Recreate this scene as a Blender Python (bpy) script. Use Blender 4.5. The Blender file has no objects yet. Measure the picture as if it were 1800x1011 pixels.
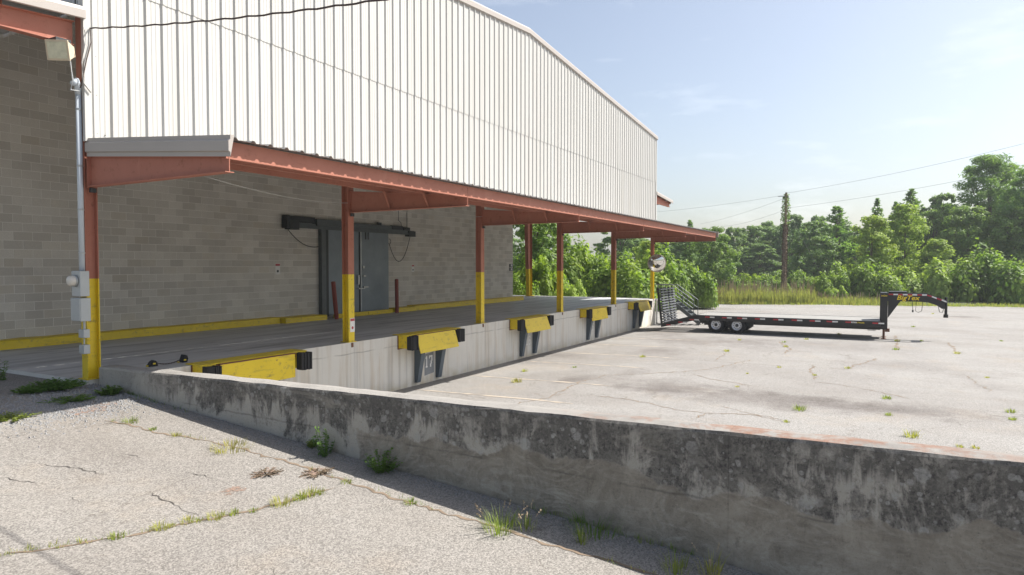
import bpy, math, random
from mathutils import Vector, Matrix, noise
random.seed(7)
R = math.radians
scn = bpy.context.scene
COL = scn.collection

# ------------------------------------------------------------------ camera
FPX = 1188.0
YAW, PIT = R(28.97), R(-1.878)
CAM = Vector((-6.345, -11.389, 1.868))
FW = Vector((math.cos(YAW)*math.cos(PIT), math.sin(YAW)*math.cos(PIT), math.sin(PIT)))
RT = Vector((math.sin(YAW), -math.cos(YAW), 0))
UP = RT.cross(FW)
cd = bpy.data.cameras.new('camera')
cd.sensor_width = 36.0
cd.lens = 36.0*FPX/1800.0
cd.clip_end = 3000
cam = bpy.data.objects.new('camera', cd)
COL.objects.link(cam)
cam.matrix_world = Matrix(((RT.x, UP.x, -FW.x, CAM.x), (RT.y, UP.y, -FW.y, CAM.y), (RT.z, UP.z, -FW.z, CAM.z), (0, 0, 0, 1)))
scn.camera = cam

# ------------------------------------------------------------------ sky and sun
SUN = Vector((0.60, -0.60, 1.0)).normalized()
SUN_EL = math.asin(SUN.z)
SUN_AZ = math.atan2(SUN.x, SUN.y)
w = bpy.data.worlds.new('World'); scn.world = w; w.use_nodes = True
nt = w.node_tree; nt.nodes.clear()
wo = nt.nodes.new('ShaderNodeOutputWorld'); bg = nt.nodes.new('ShaderNodeBackground')
sky = nt.nodes.new('ShaderNodeTexSky'); sky.sky_type = 'NISHITA'; sky.sun_disc = False
sky.sun_elevation = SUN_EL; sky.sun_rotation = SUN_AZ
sky.altitude = 100; sky.air_density = 1.0; sky.dust_density = 2.6; sky.ozone_density = 1.0
# thin wisps of high cloud
tc = nt.nodes.new('ShaderNodeTexCoord'); mp = nt.nodes.new('ShaderNodeMapping'); mp.inputs['Scale'].default_value = (2.2, 2.2, 9.0)
nz = nt.nodes.new('ShaderNodeTexNoise'); nz.inputs['Scale'].default_value = 2.3; nz.inputs['Detail'].default_value = 7; nz.inputs['Roughness'].default_value = .58
cr = nt.nodes.new('ShaderNodeMapRange'); cr.inputs[1].default_value = .56; cr.inputs[2].default_value = .80; cr.inputs[3].default_value = 0; cr.inputs[4].default_value = .26
mx = nt.nodes.new('ShaderNodeMix'); mx.data_type = 'RGBA'
nt.links.new(tc.outputs['Generated'], mp.inputs[0]); nt.links.new(mp.outputs[0], nz.inputs['Vector'])
nt.links.new(nz.outputs['Fac'], cr.inputs[0]); nt.links.new(cr.outputs[0], mx.inputs[0])
hs = nt.nodes.new('ShaderNodeHueSaturation'); hs.inputs['Saturation'].default_value = .78   # summer haze
nt.links.new(sky.outputs[0], hs.inputs['Color']); nt.links.new(hs.outputs[0], mx.inputs[6]); mx.inputs[7].default_value = (9.0, 9.2, 9.6, 1)
nt.links.new(mx.outputs[2], bg.inputs[0]); bg.inputs[1].default_value = 0.074
nt.links.new(bg.outputs[0], wo.inputs[0])
sl = bpy.data.lights.new('sun', 'SUN'); sl.energy = 4.0; sl.angle = R(0.55); sl.color = (1.0, .955, .89)
so = bpy.data.objects.new('sun', sl); COL.objects.link(so)
so.rotation_euler = SUN.to_track_quat('Z', 'Y').to_euler(); so.location = (0, -10, 30)
scn.view_settings.view_transform = 'Standard'; scn.view_settings.look = 'None'
scn.view_settings.exposure = 1.2; scn.view_settings.gamma = 1.0

# ------------------------------------------------------------------ pixel helpers (1800 x 1011)
def ray(x, y): return FW + RT*((x-900)/FPX) - UP*((y-505.5)/FPX)
def on_z(x, y, z): d = ray(x, y); return CAM + d*((z-CAM.z)/d.z)
def on_x(x, y, X): d = ray(x, y); return CAM + d*((X-CAM.x)/d.x)
def on_y(x, y, Y): d = ray(x, y); return CAM + d*((Y-CAM.y)/d.y)
RZ0, RS = -0.07, 0.08
def ramp_z(Y): return max(-1.36, RZ0 + RS*min(Y, 0))
def on_ramp(x, y): d = ray(x, y); t = (RZ0 + RS*CAM.y - CAM.z)/(d.z - RS*d.y); return CAM + d*t
def lot_z(Y): return -1.45 + .02*min(max(-Y, 0), 4)
def on_lot(x, y):
    p = on_z(x, y, -1.37)
    return p if p.y < -4 else on_z(x, y, lot_z(p.y))

# ------------------------------------------------------------------ materials
class NT:
    def __init__(s, name):
        s.m = bpy.data.materials.new(name); s.m.use_nodes = True; s.t = s.m.node_tree
        s.b = s.t.nodes['Principled BSDF']; s.out = s.t.nodes['Material Output']
        s.geo = s.t.nodes.new('ShaderNodeNewGeometry'); s.pos = s.geo.outputs['Position']
    def n(s, typ, **kw):
        nd = s.t.nodes.new(typ)
        for k, v in kw.items(): setattr(nd, k, v)
        return nd
    def put(s, sock, v):
        if isinstance(v, bpy.types.NodeSocket): s.t.links.new(v, sock)
        elif isinstance(v, (tuple, list)) and len(v) == 3 and sock.type == 'RGBA': sock.default_value = (*v, 1)
        else: sock.default_value = v
    def math(s, op, a, b=0.0, c=None, clamp=False):
        nd = s.n('ShaderNodeMath', operation=op, use_clamp=clamp)
        s.put(nd.inputs[0], a); s.put(nd.inputs[1], b)
        if c is not None: s.put(nd.inputs[2], c)
        return nd.outputs[0]
    def mapr(s, v, a, b, c=0.0, d=1.0):
        nd = s.n('ShaderNodeMapRange'); s.put(nd.inputs[0], v)
        for i, q in enumerate((a, b, c, d)): s.put(nd.inputs[i+1], q)
        return nd.outputs[0]
    def mix(s, f, a, b, blend='MIX'):
        nd = s.n('ShaderNodeMix', data_type='RGBA', blend_type=blend)
        s.put(nd.inputs[0], f); s.put(nd.inputs[6], a); s.put(nd.inputs[7], b)
        return nd.outputs[2]
    def scale(s, v, sc):
        nd = s.n('ShaderNodeMapping'); s.put(nd.inputs[0], v); nd.inputs['Scale'].default_value = sc
        return nd.outputs[0]
    def noise(s, sc, det=4, rough=.55, vec=None, dist=0.0):
        nd = s.n('ShaderNodeTexNoise'); s.put(nd.inputs['Vector'], vec or s.pos)
        nd.inputs['Scale'].default_value = sc; nd.inputs['Detail'].default_value = det
        nd.inputs['Roughness'].default_value = rough; nd.inputs['Distortion'].default_value = dist
        return nd.outputs['Fac']
    def voro(s, sc, vec=None, feature='F1', out='Distance', rnd=1.0):
        nd = s.n('ShaderNodeTexVoronoi', feature=feature); s.put(nd.inputs['Vector'], vec or s.pos)
        nd.inputs['Scale'].default_value = sc; nd.inputs['Randomness'].default_value = rnd
        return nd.outputs[out]
    def sep(s, v):
        nd = s.n('ShaderNodeSeparateXYZ'); s.put(nd.inputs[0], v); return nd.outputs
    def bump(s, h, dist=.01, st=.5):
        nd = s.n('ShaderNodeBump'); nd.inputs['Strength'].default_value = st; nd.inputs['Distance'].default_value = dist
        s.put(nd.inputs['Height'], h); s.t.links.new(nd.outputs[0], s.b.inputs['Normal'])
    def fin(s, col=None, rough=.7, metal=0.0, spec=None):
        if col is not None: s.put(s.b.inputs['Base Color'], col)
        s.put(s.b.inputs['Roughness'], rough); s.put(s.b.inputs['Metallic'], metal)
        if spec is not None: s.b.inputs['Specular IOR Level'].default_value = spec
        return s.m

def simple(name, col, rough=.6, metal=0.0, var=.25, sc=6.0, bump=0.0, spec=None):
    k = NT(name)
    f = k.noise(sc, 5, .6)
    a = tuple(c*(1-var) for c in col); b = tuple(min(1, c*(1+var*.7)) for c in col)
    if bump: k.bump(k.noise(sc*8, 3), .004, bump)
    return k.fin(k.mix(f, a, b), rough, metal, spec)

def mat_pavement(name, stains, base=(.286, .278, .265), tint=(.31, .28, .245)):
    k = NT(name)
    d = k.voro(82.0, out='Color'); sp = k.sep(d)
    st = k.mix(sp[0], tuple(c*.58 for c in base), tuple(min(1, c*1.38) for c in base))
    big = k.noise(.35, 5, .6); c = k.mix(k.mapr(big, .35, .7), st, tint, 'MULTIPLY')
    c = k.mix(k.mapr(k.noise(.9, 6, .65), .45, .75, 0, .35), st, k.mix(.5, st, tint))
    c = k.mix(k.mapr(big, .50, .72, 0, .40), c, k.mix(1, c, (.62, .58, .56), 'MULTIPLY'))
    # tyre and oil stains with a shape of their own: (x, y, rx, ry, strength)
    for (x, y, rx, ry, sg) in stains:
        nd = k.n('ShaderNodeMapping', vector_type='TEXTURE'); k.put(nd.inputs[0], k.pos)
        nd.inputs['Location'].default_value = (x, y, -1.4); nd.inputs['Scale'].default_value = (rx, ry, 50)
        ln = k.n('ShaderNodeVectorMath', operation='LENGTH'); k.t.links.new(nd.outputs[0], ln.inputs[0])
        g = k.math('ADD', ln.outputs['Value'], k.mapr(k.noise(1.1, 5, .65), .3, .7, -.45, .45))
        c = k.mix(k.mapr(g, .30, 1.05, sg*.75, 0), c, k.mix(1, c, (.50, .46, .45), 'MULTIPLY'))
    wv = k.n('ShaderNodeTexNoise'); k.put(wv.inputs['Vector'], k.pos); wv.inputs['Scale'].default_value = 1.4; wv.inputs['Detail'].default_value = 6; wv.inputs['Roughness'].default_value = .65
    ad = k.n('ShaderNodeVectorMath', operation='MULTIPLY_ADD'); k.put(ad.inputs[0], wv.outputs['Color']); ad.inputs[1].default_value = (.9, .9, 0); k.put(ad.inputs[2], k.pos)
    for sc_, wd_, th_ in ((.33, .0045, .42), (.85, .006, .55)):
        e_ = k.voro(sc_, ad.outputs[0], 'DISTANCE_TO_EDGE')
        hl = k.math('MULTIPLY', k.mapr(e_, wd_*.3, wd_, .5, 0), k.mapr(k.noise(.6, 4), th_, th_+.12))
        c = k.mix(hl, c, (.10, .085, .068))
    pt = k.noise(.22, 6, .62, k.scale(k.pos, (1.6, .6, 1)), .4)
    c = k.mix(k.mapr(pt, .44, .66, 0, .55), c, k.mix(1, c, (.74, .71, .69), 'MULTIPLY'))
    c = k.mix(k.mapr(k.noise(.5, 6, .7), .56, .72, 0, .5), c, k.mix(1, c, (1.10, 1.0, .88), 'MULTIPLY'))
    fine = k.noise(190.0, 2, .7)
    c = k.mix(k.mapr(fine, .35, .7, .0, .30), c, k.mix(1, c, (.55, .53, .5), 'MULTIPLY'))
    k.bump(k.math('ADD', sp[0], fine), .006, .55)
    return k.fin(c, .88, 0, .25)

def mat_concrete_dock():
    k = NT('dock_concrete')
    x, y, z = k.sep(k.pos)
    c = k.mix(k.noise(1.3, 6, .6), (.56, .54, .49), (.70, .67, .61))
    streak = k.noise(1.0, 5, .6, k.scale(k.pos, (3.5, 1, .35)))
    c = k.mix(k.mapr(streak, .50, .72, 0, .75), c, (.47, .38, .27))
    streak2 = k.noise(1.0, 5, .6, k.scale(k.pos, (7.0, 1, .25)))
    c = k.mix(k.mapr(streak2, .52, .74, 0, .7), c, (.36, .35, .33))
    wob = k.math('ADD', z, k.mapr(k.noise(2.5, 4), 0, 1, -.04, .04))
    line = k.math('SUBTRACT', 1.0, k.math('DIVIDE', k.math('ABSOLUTE', k.math('ADD', wob, .27)), .022), clamp=True)
    c = k.mix(k.math('MULTIPLY', line, k.mapr(k.noise(1.7, 3), .38, .58, .05, .75)), c, (.25, .24, .22))
    low = k.mapr(wob, -1.45, -1.15, .55, 0)
    c = k.mix(k.math('MULTIPLY', low, k.mapr(k.noise(3, 4), .35, .65)), c, (.40, .33, .16))
    k.bump(k.noise(40, 5, .7), .004, .35)
    return k.fin(c, .85, 0, .3)

def mat_slab():
    k = NT('slab_concrete')
    a = k.noise(.8, 6, .6, k.scale(k.pos, (.35, 1.6, 1)))
    c = k.mix(k.mapr(a, .3, .7), (.43, .425, .42), (.60, .592, .585))
    b = k.noise(1.1, 6, .65, k.scale(k.pos, (.25, 2.6, 1)), .6)
    c = k.mix(k.mapr(b, .47, .66, 0, .75), c, (.19, .187, .185))
    c = k.mix(k.mapr(k.noise(14, 4), .55, .8, 0, .35), c, (.46, .45, .43))
    k.bump(k.noise(30, 4), .002, .2)
    return k.fin(c, k.mapr(a, .3, .7, .38, .58), 0, .5)

def mat_retaining():
    k = NT('weathered_concrete')
    x, y, z = k.sep(k.pos)
    base = k.mix(k.noise(1.6, 6, .62), (.32, .296, .255), (.54, .505, .44))
    # patched mortar coat on the lower half with trowel arcs
    edge = k.math('ADD', z, k.mapr(k.noise(1.1, 5, .6), 0, 1, -.45, .45))
    edge = k.math('SUBTRACT', edge, k.math('MULTIPLY', y, .045))
    sc1 = k.mapr(k.voro(1.3, k.scale(k.pos, (0, 1, 0))), 0, .8, .16, -.12)
    bnd = k.math('ADD', k.math('ADD', z, .24), k.math('ADD', k.mapr(k.noise(2.6, 6, .65), 0, 1, -.16, .16), sc1))
    lowm = k.math('MULTIPLY', k.mapr(bnd, -.012, .012, 1, 0), k.mapr(k.math('ADD', y, k.mapr(k.noise(1.2, 4), 0, 1, -1.2, 1.2)), -5.4, -5.5, 0, 1))
    cells = k.n('ShaderNodeTexVoronoi', feature='F1'); k.put(cells.inputs['Vector'], k.scale(k.pos, (1, 1, 1.3))); cells.inputs['Scale'].default_value = 1.15
    dd = k.math('ADD', cells.outputs['Distance'], k.mapr(k.noise(6, 3), 0, 1, -.03, .03))
    arcs = k.math('SINE', k.math('ADD', k.math('MULTIPLY', dd, 95.0), k.mapr(k.noise(4, 4), 0, 1, -5, 5)))
    arcm = k.math('MULTIPLY', k.mapr(k.noise(1.6, 4, .6), .46, .60), lowm)
    mort = k.mix(k.mapr(k.noise(2.2, 7, .68, None, .8), .32, .68), (.20, .175, .138), (.40, .36, .295))
    mort = k.mix(k.mapr(k.noise(1.0, 7, .7, k.scale(k.pos, (1, 2.2, 7)), 1.2), .52, .66, 0, .6), mort, (.46, .425, .36))
    mort = k.mix(k.mapr(k.noise(7, 7, .75), .55, .68, 0, .6), mort, (.13, .115, .095))
    mort = k.mix(k.math('MULTIPLY', k.mapr(arcs, .2, 1), k.math('MULTIPLY', arcm, .30)), mort, (.47, .435, .375))
    c = k.mix(lowm, base, mort)
    # mildew: crisp blotches and runs
    mil = k.noise(1.1, 9, .72, k.scale(k.pos, (1, 1, .9)), .5)
    run = k.noise(1.0, 8, .7, k.scale(k.pos, (1, 3.4, .7)), .2)
    m = k.math('ADD', k.math('MULTIPLY', mil, .62), k.math('MULTIPLY', run, .38))
    upf = k.mapr(edge, -.30, .30, -.055, .045)
    m2 = k.mapr(k.math('ADD', m, upf), .495, .545, 0, .92)
    m2 = k.math('MULTIPLY', m2, k.mapr(y, -2.2, -.7, 1.0, .15))
    m2 = k.math('MULTIPLY', m2, k.mapr(k.noise(26, 6, .75), .25, .55, .55, 1))
    m2 = k.math('MULTIPLY', m2, k.mapr(k.noise(4.5, 5, .7), .3, .55, .65, 1))
    m2 = k.math('MULTIPLY', m2, k.mapr(lowm, 0, 1, 1, .22))
    # drips from the top edge
    dtop = k.math('SUBTRACT', k.math('SUBTRACT', .215, k.math('MULTIPLY', y, .0125)), z)
    drn = k.noise(1.0, 6, .65, k.scale(k.pos, (1, 5.5, .18)))
    dl = k.math('SUBTRACT', k.math('ADD', .10, k.mapr(drn, .35, .7, 0, .55)), dtop)
    dm = k.math('MULTIPLY', k.mapr(dl, 0, .12), k.mapr(k.noise(3.2, 7, .75), .36, .54))
    dm = k.math('MULTIPLY', dm, k.mapr(y, -2.6, -1.2, .85, .1))
    m2 = k.math('MAXIMUM', m2, dm)
    fine = k.noise(13, 8, .8)
    m2 = k.math('ADD', m2, k.math('MULTIPLY', k.mapr(fine, .55, .62, 0, .30), k.mapr(lowm, 0, 1, 1, .25)), clamp=True)
    c = k.mix(k.math('MULTIPLY', m2, .94), c, (.062, .058, .054))
    pit = k.noise(42, 6, .8)
    c = k.mix(k.mapr(pit, .56, .66, 0, .55), c, (.10, .09, .08))
    c = k.mix(k.mapr(k.noise(30, 6, .8), .56, .66, 0, .35), c, (.48, .45, .40))
    # tan smears across the face
    sm = k.noise(1.0, 7, .7, k.scale(k.pos, (1, .7, 4.5)), .5)
    c = k.mix(k.mapr(sm, .56, .68, 0, .45), c, (.40, .365, .30))
    # lichen spots in clusters, two sizes
    for scl, thr, gat in ((5.0, .66, .43), (9.0, .50, .43), (17.0, .40, .42)):
        v = k.n('ShaderNodeTexVoronoi', feature='F1'); k.put(v.inputs['Vector'], k.pos); v.inputs['Scale'].default_value = scl
        rs = k.sep(v.outputs['Color'])
        rad = k.mapr(rs[1], 0, 1, .12, .40)
        vd = k.math('ADD', v.outputs['Distance'], k.mapr(k.noise(scl*5, 5, .7), 0, 1, -.16, .16))
        spot = k.math('MULTIPLY', k.mapr(k.math('SUBTRACT', vd, rad), -.05, .02, 1, 0), k.mapr(rs[0], thr, thr+.02))
        spot = k.math('MULTIPLY', spot, k.mapr(k.noise(.8, 4), gat, gat+.09))
        spot = k.math('MULTIPLY', spot, k.math('MULTIPLY', k.mapr(y, -2.4, -1.4, 1, 0), k.mapr(lowm, 0, 1, 1, 0)))
        spot = k.math('MULTIPLY', spot, k.mapr(k.noise(45, 5, .75), .35, .6, .25, 1))
        c = k.mix(k.math('MULTIPLY', spot, .8), c, (.40, .39, .36))
    # formwork line
    wob = k.math('ADD', k.math('ADD', z, k.math('MULTIPLY', y, -.02)), k.mapr(k.noise(3, 3), 0, 1, -.03, .03))
    ln = k.mapr(k.math('ABSOLUTE', k.math('ADD', wob, .12)), 0, .018, .5, 0)
    c = k.mix(k.math('MULTIPLY', ln, k.mapr(k.noise(1.4, 3), .45, .6)), c, (.07, .065, .06))
    # top: paler, red clay washed along the lower end
    nrm = k.sep(k.geo.outputs['Normal'])[2]
    top = k.mapr(nrm, .6, .9)
    tcol = k.mix(k.noise(3, 6, .65), (.255, .243, .225), (.345, .33, .305))
    tcol = k.mix(k.mapr(k.noise(1.7, 5), .5, .7, 0, .55), tcol, (.17, .16, .148))
    clay = k.math('MULTIPLY', k.math('MULTIPLY', k.mapr(y, -8.2, -9.6, 0, 1), k.mapr(y, -11.6, -12.6, 1, .3)), k.mapr(k.noise(4.4, 7, .7), .44, .60))
    tcol = k.mix(k.math('MULTIPLY', clay, .85), tcol, (.25, .14, .095))
    c = k.mix(top, c, tcol)
    h = k.math('ADD', k.noise(24, 6, .7), k.math('MULTIPLY', arcs, k.math('MULTIPLY', arcm, .12)))
    k.bump(k.math('ADD', h, k.math('MULTIPLY', pit, .8)), .016, .8)
    return k.fin(c, .9, 0, .25)

def mat_block(island):
    k = NT('block_' + ('run' if island else 'single'))
    if island: rnd = k.geo.outputs['Random Per Island']
    else: rnd = k.n('ShaderNodeObjectInfo').outputs['Random']
    c = k.mix(rnd, (.53, .50, .45), (.68, .648, .588))
    hue = k.math('FRACT', k.math('MULTIPLY', rnd, 7.31))
    c = k.mix(k.mapr(hue, .80, 1, 0, .40), c, (.56, .50, .40))
    c = k.mix(k.mapr(k.noise(.5, 5, .6), .45, .7, 0, .5), c, k.mix(1, c, (.72, .71, .72), 'MULTIPLY'))
    c = k.mix(k.mapr(k.noise(60, 3, .7), .4, .7, 0, .25), c, (.25, .235, .21))
    k.bump(k.noise(90, 4, .7), .004, .4)
    return k.fin(c, .92, 0, .2)

def mat_siding():
    k = NT('painted_siding')
    a = k.noise(1.0, 5, .6, k.scale(k.pos, (2.2, 1, .12)))
    c = k.mix(k.mapr(a, .35, .75), (.508, .502, .48), (.455, .444, .415))
    c = k.mix(k.mapr(k.noise(9, 5, .7), .58, .8, 0, .25), c, (.46, .43, .37))
    z = k.sep(k.pos)[2]; dr_ = k.noise(1.0, 6, .65, k.scale(k.pos, (5, 1, .10)))
    c = k.mix(k.math('MULTIPLY', k.mapr(dr_, .50, .72, 0, .5), k.mapr(z, 3.9, 6.2, 1, .35)), c, (.42, .385, .325))
    return k.fin(c, .45, 0, .4)

def mat_red():
    k = NT('red_oxide_primer')
    a = k.noise(1.8, 6, .65)
    c = k.mix(a, (.325, .122, .082), (.445, .182, .125))
    b = k.noise(1.0, 6, .65, k.scale(k.pos, (2.5, 2.5, .8)))
    c = k.mix(k.mapr(b, .55, .75, 0, .6), c, (.46, .215, .155))
    c = k.mix(k.mapr(k.noise(7, 7, .75), .56, .70, 0, .8), c, (.22, .085, .045))
    k.bump(k.noise(60, 3), .002, .25)
    return k.fin(c, .62, 0, .35)

def mat_yellow():
    k = NT('safety_yellow_paint')
    c = k.mix(k.noise(2.4, 6, .6), (.62, .445, .012), (.80, .60, .022))
    c = k.mix(k.mapr(k.noise(9, 7, .72), .55, .68, 0, .8), c, (.34, .24, .05))
    c = k.mix(k.mapr(k.noise(1.0, 7, .7, k.scale(k.pos, (1.5, 9, 9))), .56, .70, 0, .55), c, (.16, .12, .05))
    c = k.mix(k.mapr(k.noise(5, 7, .75), .63, .68, 0, .9), c, (.11, .06, .035))
    k.bump(k.noise(50, 3), .002, .25)
    return k.fin(c, .45, 0, .4)

def mat_leaf(name, dark, light, alt, trans=.45):
    k = NT(name); up = lambda q: tuple(min(.6, v*1.5) for v in q); dark, light, alt = up(dark), up(light), up(alt)
    oi = k.n('ShaderNodeObjectInfo').outputs['Random']
    isl = k.geo.outputs['Random Per Island']
    c = k.mix(isl, dark, light)
    cl = k.noise(.55, 3, .6)
    c = k.mix(k.mapr(cl, .42, .68, 0, .7), c, alt)
    c = k.mix(k.math('MULTIPLY', oi, .35), c, k.mix(1, c, (.75, .92, .85), 'MULTIPLY'))
    k.fin(c, .55, 0, .3)
    tr = k.n('ShaderNodeBsdfTranslucent'); k.put(tr.inputs[0], k.mix(1, c, (1.3, 1.35, .6), 'MULTIPLY'))
    ms = k.n('ShaderNodeMixShader'); ms.inputs[0].default_value = trans
    k.t.links.new(k.b.outputs[0], ms.inputs[1]); k.t.links.new(tr.outputs[0], ms.inputs[2])
    k.t.links.new(ms.outputs[0], k.out.inputs[0])
    return k.m

M = {}
def stain(px, py, rx, ry, s): p = on_lot(px, py); return (p.x, p.y, rx, ry, s)
M['lot'] = mat_pavement('lot_asphalt', [stain(1005, 667, .75, .45, .8), stain(1170, 680, 1.6, 1.5, .8), stain(1110, 655, 1.2, .5, .5), stain(1330, 700, 1.3, 3.0, .75),
    stain(1480, 712, .9, 2.6, .75), stain(1640, 722, .9, 2.0, .5), stain(1160, 585, 2.0, 2.0, .6), stain(1165, 617, 1.5, 1.2, .6), stain(1230, 600, 2.5, 3.0, .6),
    stain(1590, 645, 2.0, 2.5, .4), stain(1690, 557, 1.2, 1.4, .9), stain(1450, 610, 3.0, 5.0, .35), stain(1000, 625, 1.2, 1.5, .35)])
M['ramp'] = mat_pavement('ramp_asphalt', [], (.262, .247, .226), (.295, .262, .22))
M['gravel'] = simple('loose_gravel', (.25, .25, .25), .9, 0, .5, 40, .6)
M['dock'] = mat_concrete_dock(); M['slab'] = mat_slab(); M['retain'] = mat_retaining()
M['block1'] = mat_block(False); M['block2'] = mat_block(True)
M['mortar'] = simple('mortar', (.80, .78, .73), .95, 0, .15, 5)
M['siding'] = mat_siding(); M['red'] = mat_red(); M['yellow'] = mat_yellow()
M['trim'] = simple('taupe_trim', (.38, .345, .315), .45, 0, .10, 2)
M['bounce'] = simple('white_bounce', (.76, .75, .72), .8, 0, .1, 2)  # for the white sheet added under the roof to bounce light
M['galv'] = simple('galvanized_steel', (.42, .43, .43), .42, .55, .2, 5)
M['roof'] = simple('dull_sheet', (.34, .33, .32), .5, .35, .25, 3)
M['door'] = simple('door_steel', (.20, .235, .26), .5, .25, .35, 1.8)
M['dark'] = simple('dark_steel', (.035, .04, .043), .5, .2, .3, 6)
M['rung'] = simple('sky_lit_rung', (.19, .20, .22), .4, .4, .3, 9)  # grey-blue puts sun and sky reflection into the colour of black rungs
M['rail'] = simple('rail_steel', (.10, .115, .12), .5, .3, .35, 5)
M['black'] = simple('black_paint', (.012, .012, .014), .35, 0, .3, 5)
M['rubber'] = simple('rubber', (.018, .018, .02), .85, 0, .5, 30, .8)
M['slate'] = simple('slate_paint', (.075, .10, .125), .5, 0, .35, 4)
M['rust'] = simple('rust', (.17, .07, .035), .85, 0, .45, 12, .5)
M['bollard'] = simple('oxide_red_paint', (.23, .045, .03), .55, 0, .3, 6)
M['pvc'] = simple('grey_plastic', (.50, .55, .60), .4, 0, .08, 3)
M['box'] = simple('grey_enamel', (.42, .44, .44), .4, .2, .12, 6)
M['glass'] = simple('meter_glass', (.66, .62, .55), .15, 0, .15, 20)
M['tan'] = simple('lamp_housing', (.52, .44, .32), .5, 0, .25, 10)
M['lens'] = simple('yellowed_lens', (.55, .54, .40), .08, 0, .35, 14)
M['white'] = simple('white_paint', (.74, .73, .70), .5, 0, .08, 10)
M['grey'] = simple('grey_patch', (.23, .24, .25), .8, 0, .25, 5)
M['line'] = simple('faded_line_paint', (.40, .345, .28), .85, 0, .25, 8)
M['crack'] = simple('crack_soil', (.20, .15, .105), .95, 0, .5, 7, .5)
M['crackdark'] = simple('crack_dark_soil', (.085, .075, .065), .95, 0, .5, 7)  # dark soil in the thin cracks
M['clay'] = simple('red_clay', (.33, .205, .15), .95, 0, .35, 9, .5)
k_ = NT('red_clay'); k_.fin(k_.mix(k_.noise(9, 5), (.25, .165, .125), (.36, .25, .19)), .95, 0, .2)
k_.put(k_.b.inputs['Alpha'], k_.mapr(k_.noise(11, 7, .75), .44, .60, 0, .85)); M['clay'] = k_.m
M['wood'] = simple('weathered_deck_boards', (.27, .265, .25), .8, 0, .3, 3)
M['redtape'] = simple('red_reflector', (.42, .02, .03), .35, 0, .1, 4)
M['sign_red'] = simple('sign_red', (.45, .05, .06), .5, 0, .1, 4)
M['decal'] = simple('yellow_decal', (.85, .62, .02), .4, 0, .05, 4)
M['chrome'] = NT('mirror_face').fin((.80, .78, .74), .06, 1.0)
M['rim'] = simple('silver_rim', (.62, .63, .66), .35, .3, .1, 8)
M['bark'] = simple('bark', (.12, .088, .065), .95, 0, .45, 5, .6)
M['polewood'] = simple('pole_wood', (.25, .18, .135), .95, 0, .4, 8, .5)
M['wire'] = simple('wire', (.055, .035, .03), .7, 0, .1, 4)
M['thinwire'] = simple('pale_wire', (.45, .44, .42), .6, 0, .1, 4)
M['farwire'] = simple('far_wire', (.28, .29, .30), .7, 0, .1, 4)
M['ground'] = simple('rough_grass_soil', (.075, .09, .035), .95, 0, .5, .8, .5)
M['leafA'] = mat_leaf('leaf_mid', (.072, .125, .032), (.165, .24, .068), (.19, .25, .06))
M['leafB'] = mat_leaf('leaf_bright', (.115, .17, .035), (.26, .325, .08), (.30, .35, .08))
M['leafK'] = mat_leaf('leaf_vine', (.055, .10, .018), (.165, .24, .045), (.22, .275, .055))
M['leafP'] = mat_leaf('needle', (.068, .130, .042), (.150, .235, .075), (.175, .245, .075), .42)
M['leafF'] = mat_leaf('leaf_haze_tint', (.072, .125, .050), (.160, .230, .085), (.18, .24, .085), .42)  # lighter, bluer green puts distance haze into the leaf colour
M['weed'] = mat_leaf('weed_leaf', (.045, .095, .022), (.10, .17, .045), (.12, .17, .04))
M['grassy'] = mat_leaf('dry_grass', (.16, .155, .045), (.33, .30, .12), (.25, .26, .08))
M['grassg'] = mat_leaf('green_grass', (.10, .14, .03), (.21, .24, .07), (.18, .20, .06))
M['tall'] = mat_leaf('tall_grass', (.115, .125, .045), (.25, .245, .105), (.18, .205, .07))
M['plume'] = simple('seed_head', (.42, .33, .22), .9, 0, .3, 12)
M['brown'] = simple('dead_weed', (.17, .125, .08), .95, 0, .4, 12)

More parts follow.
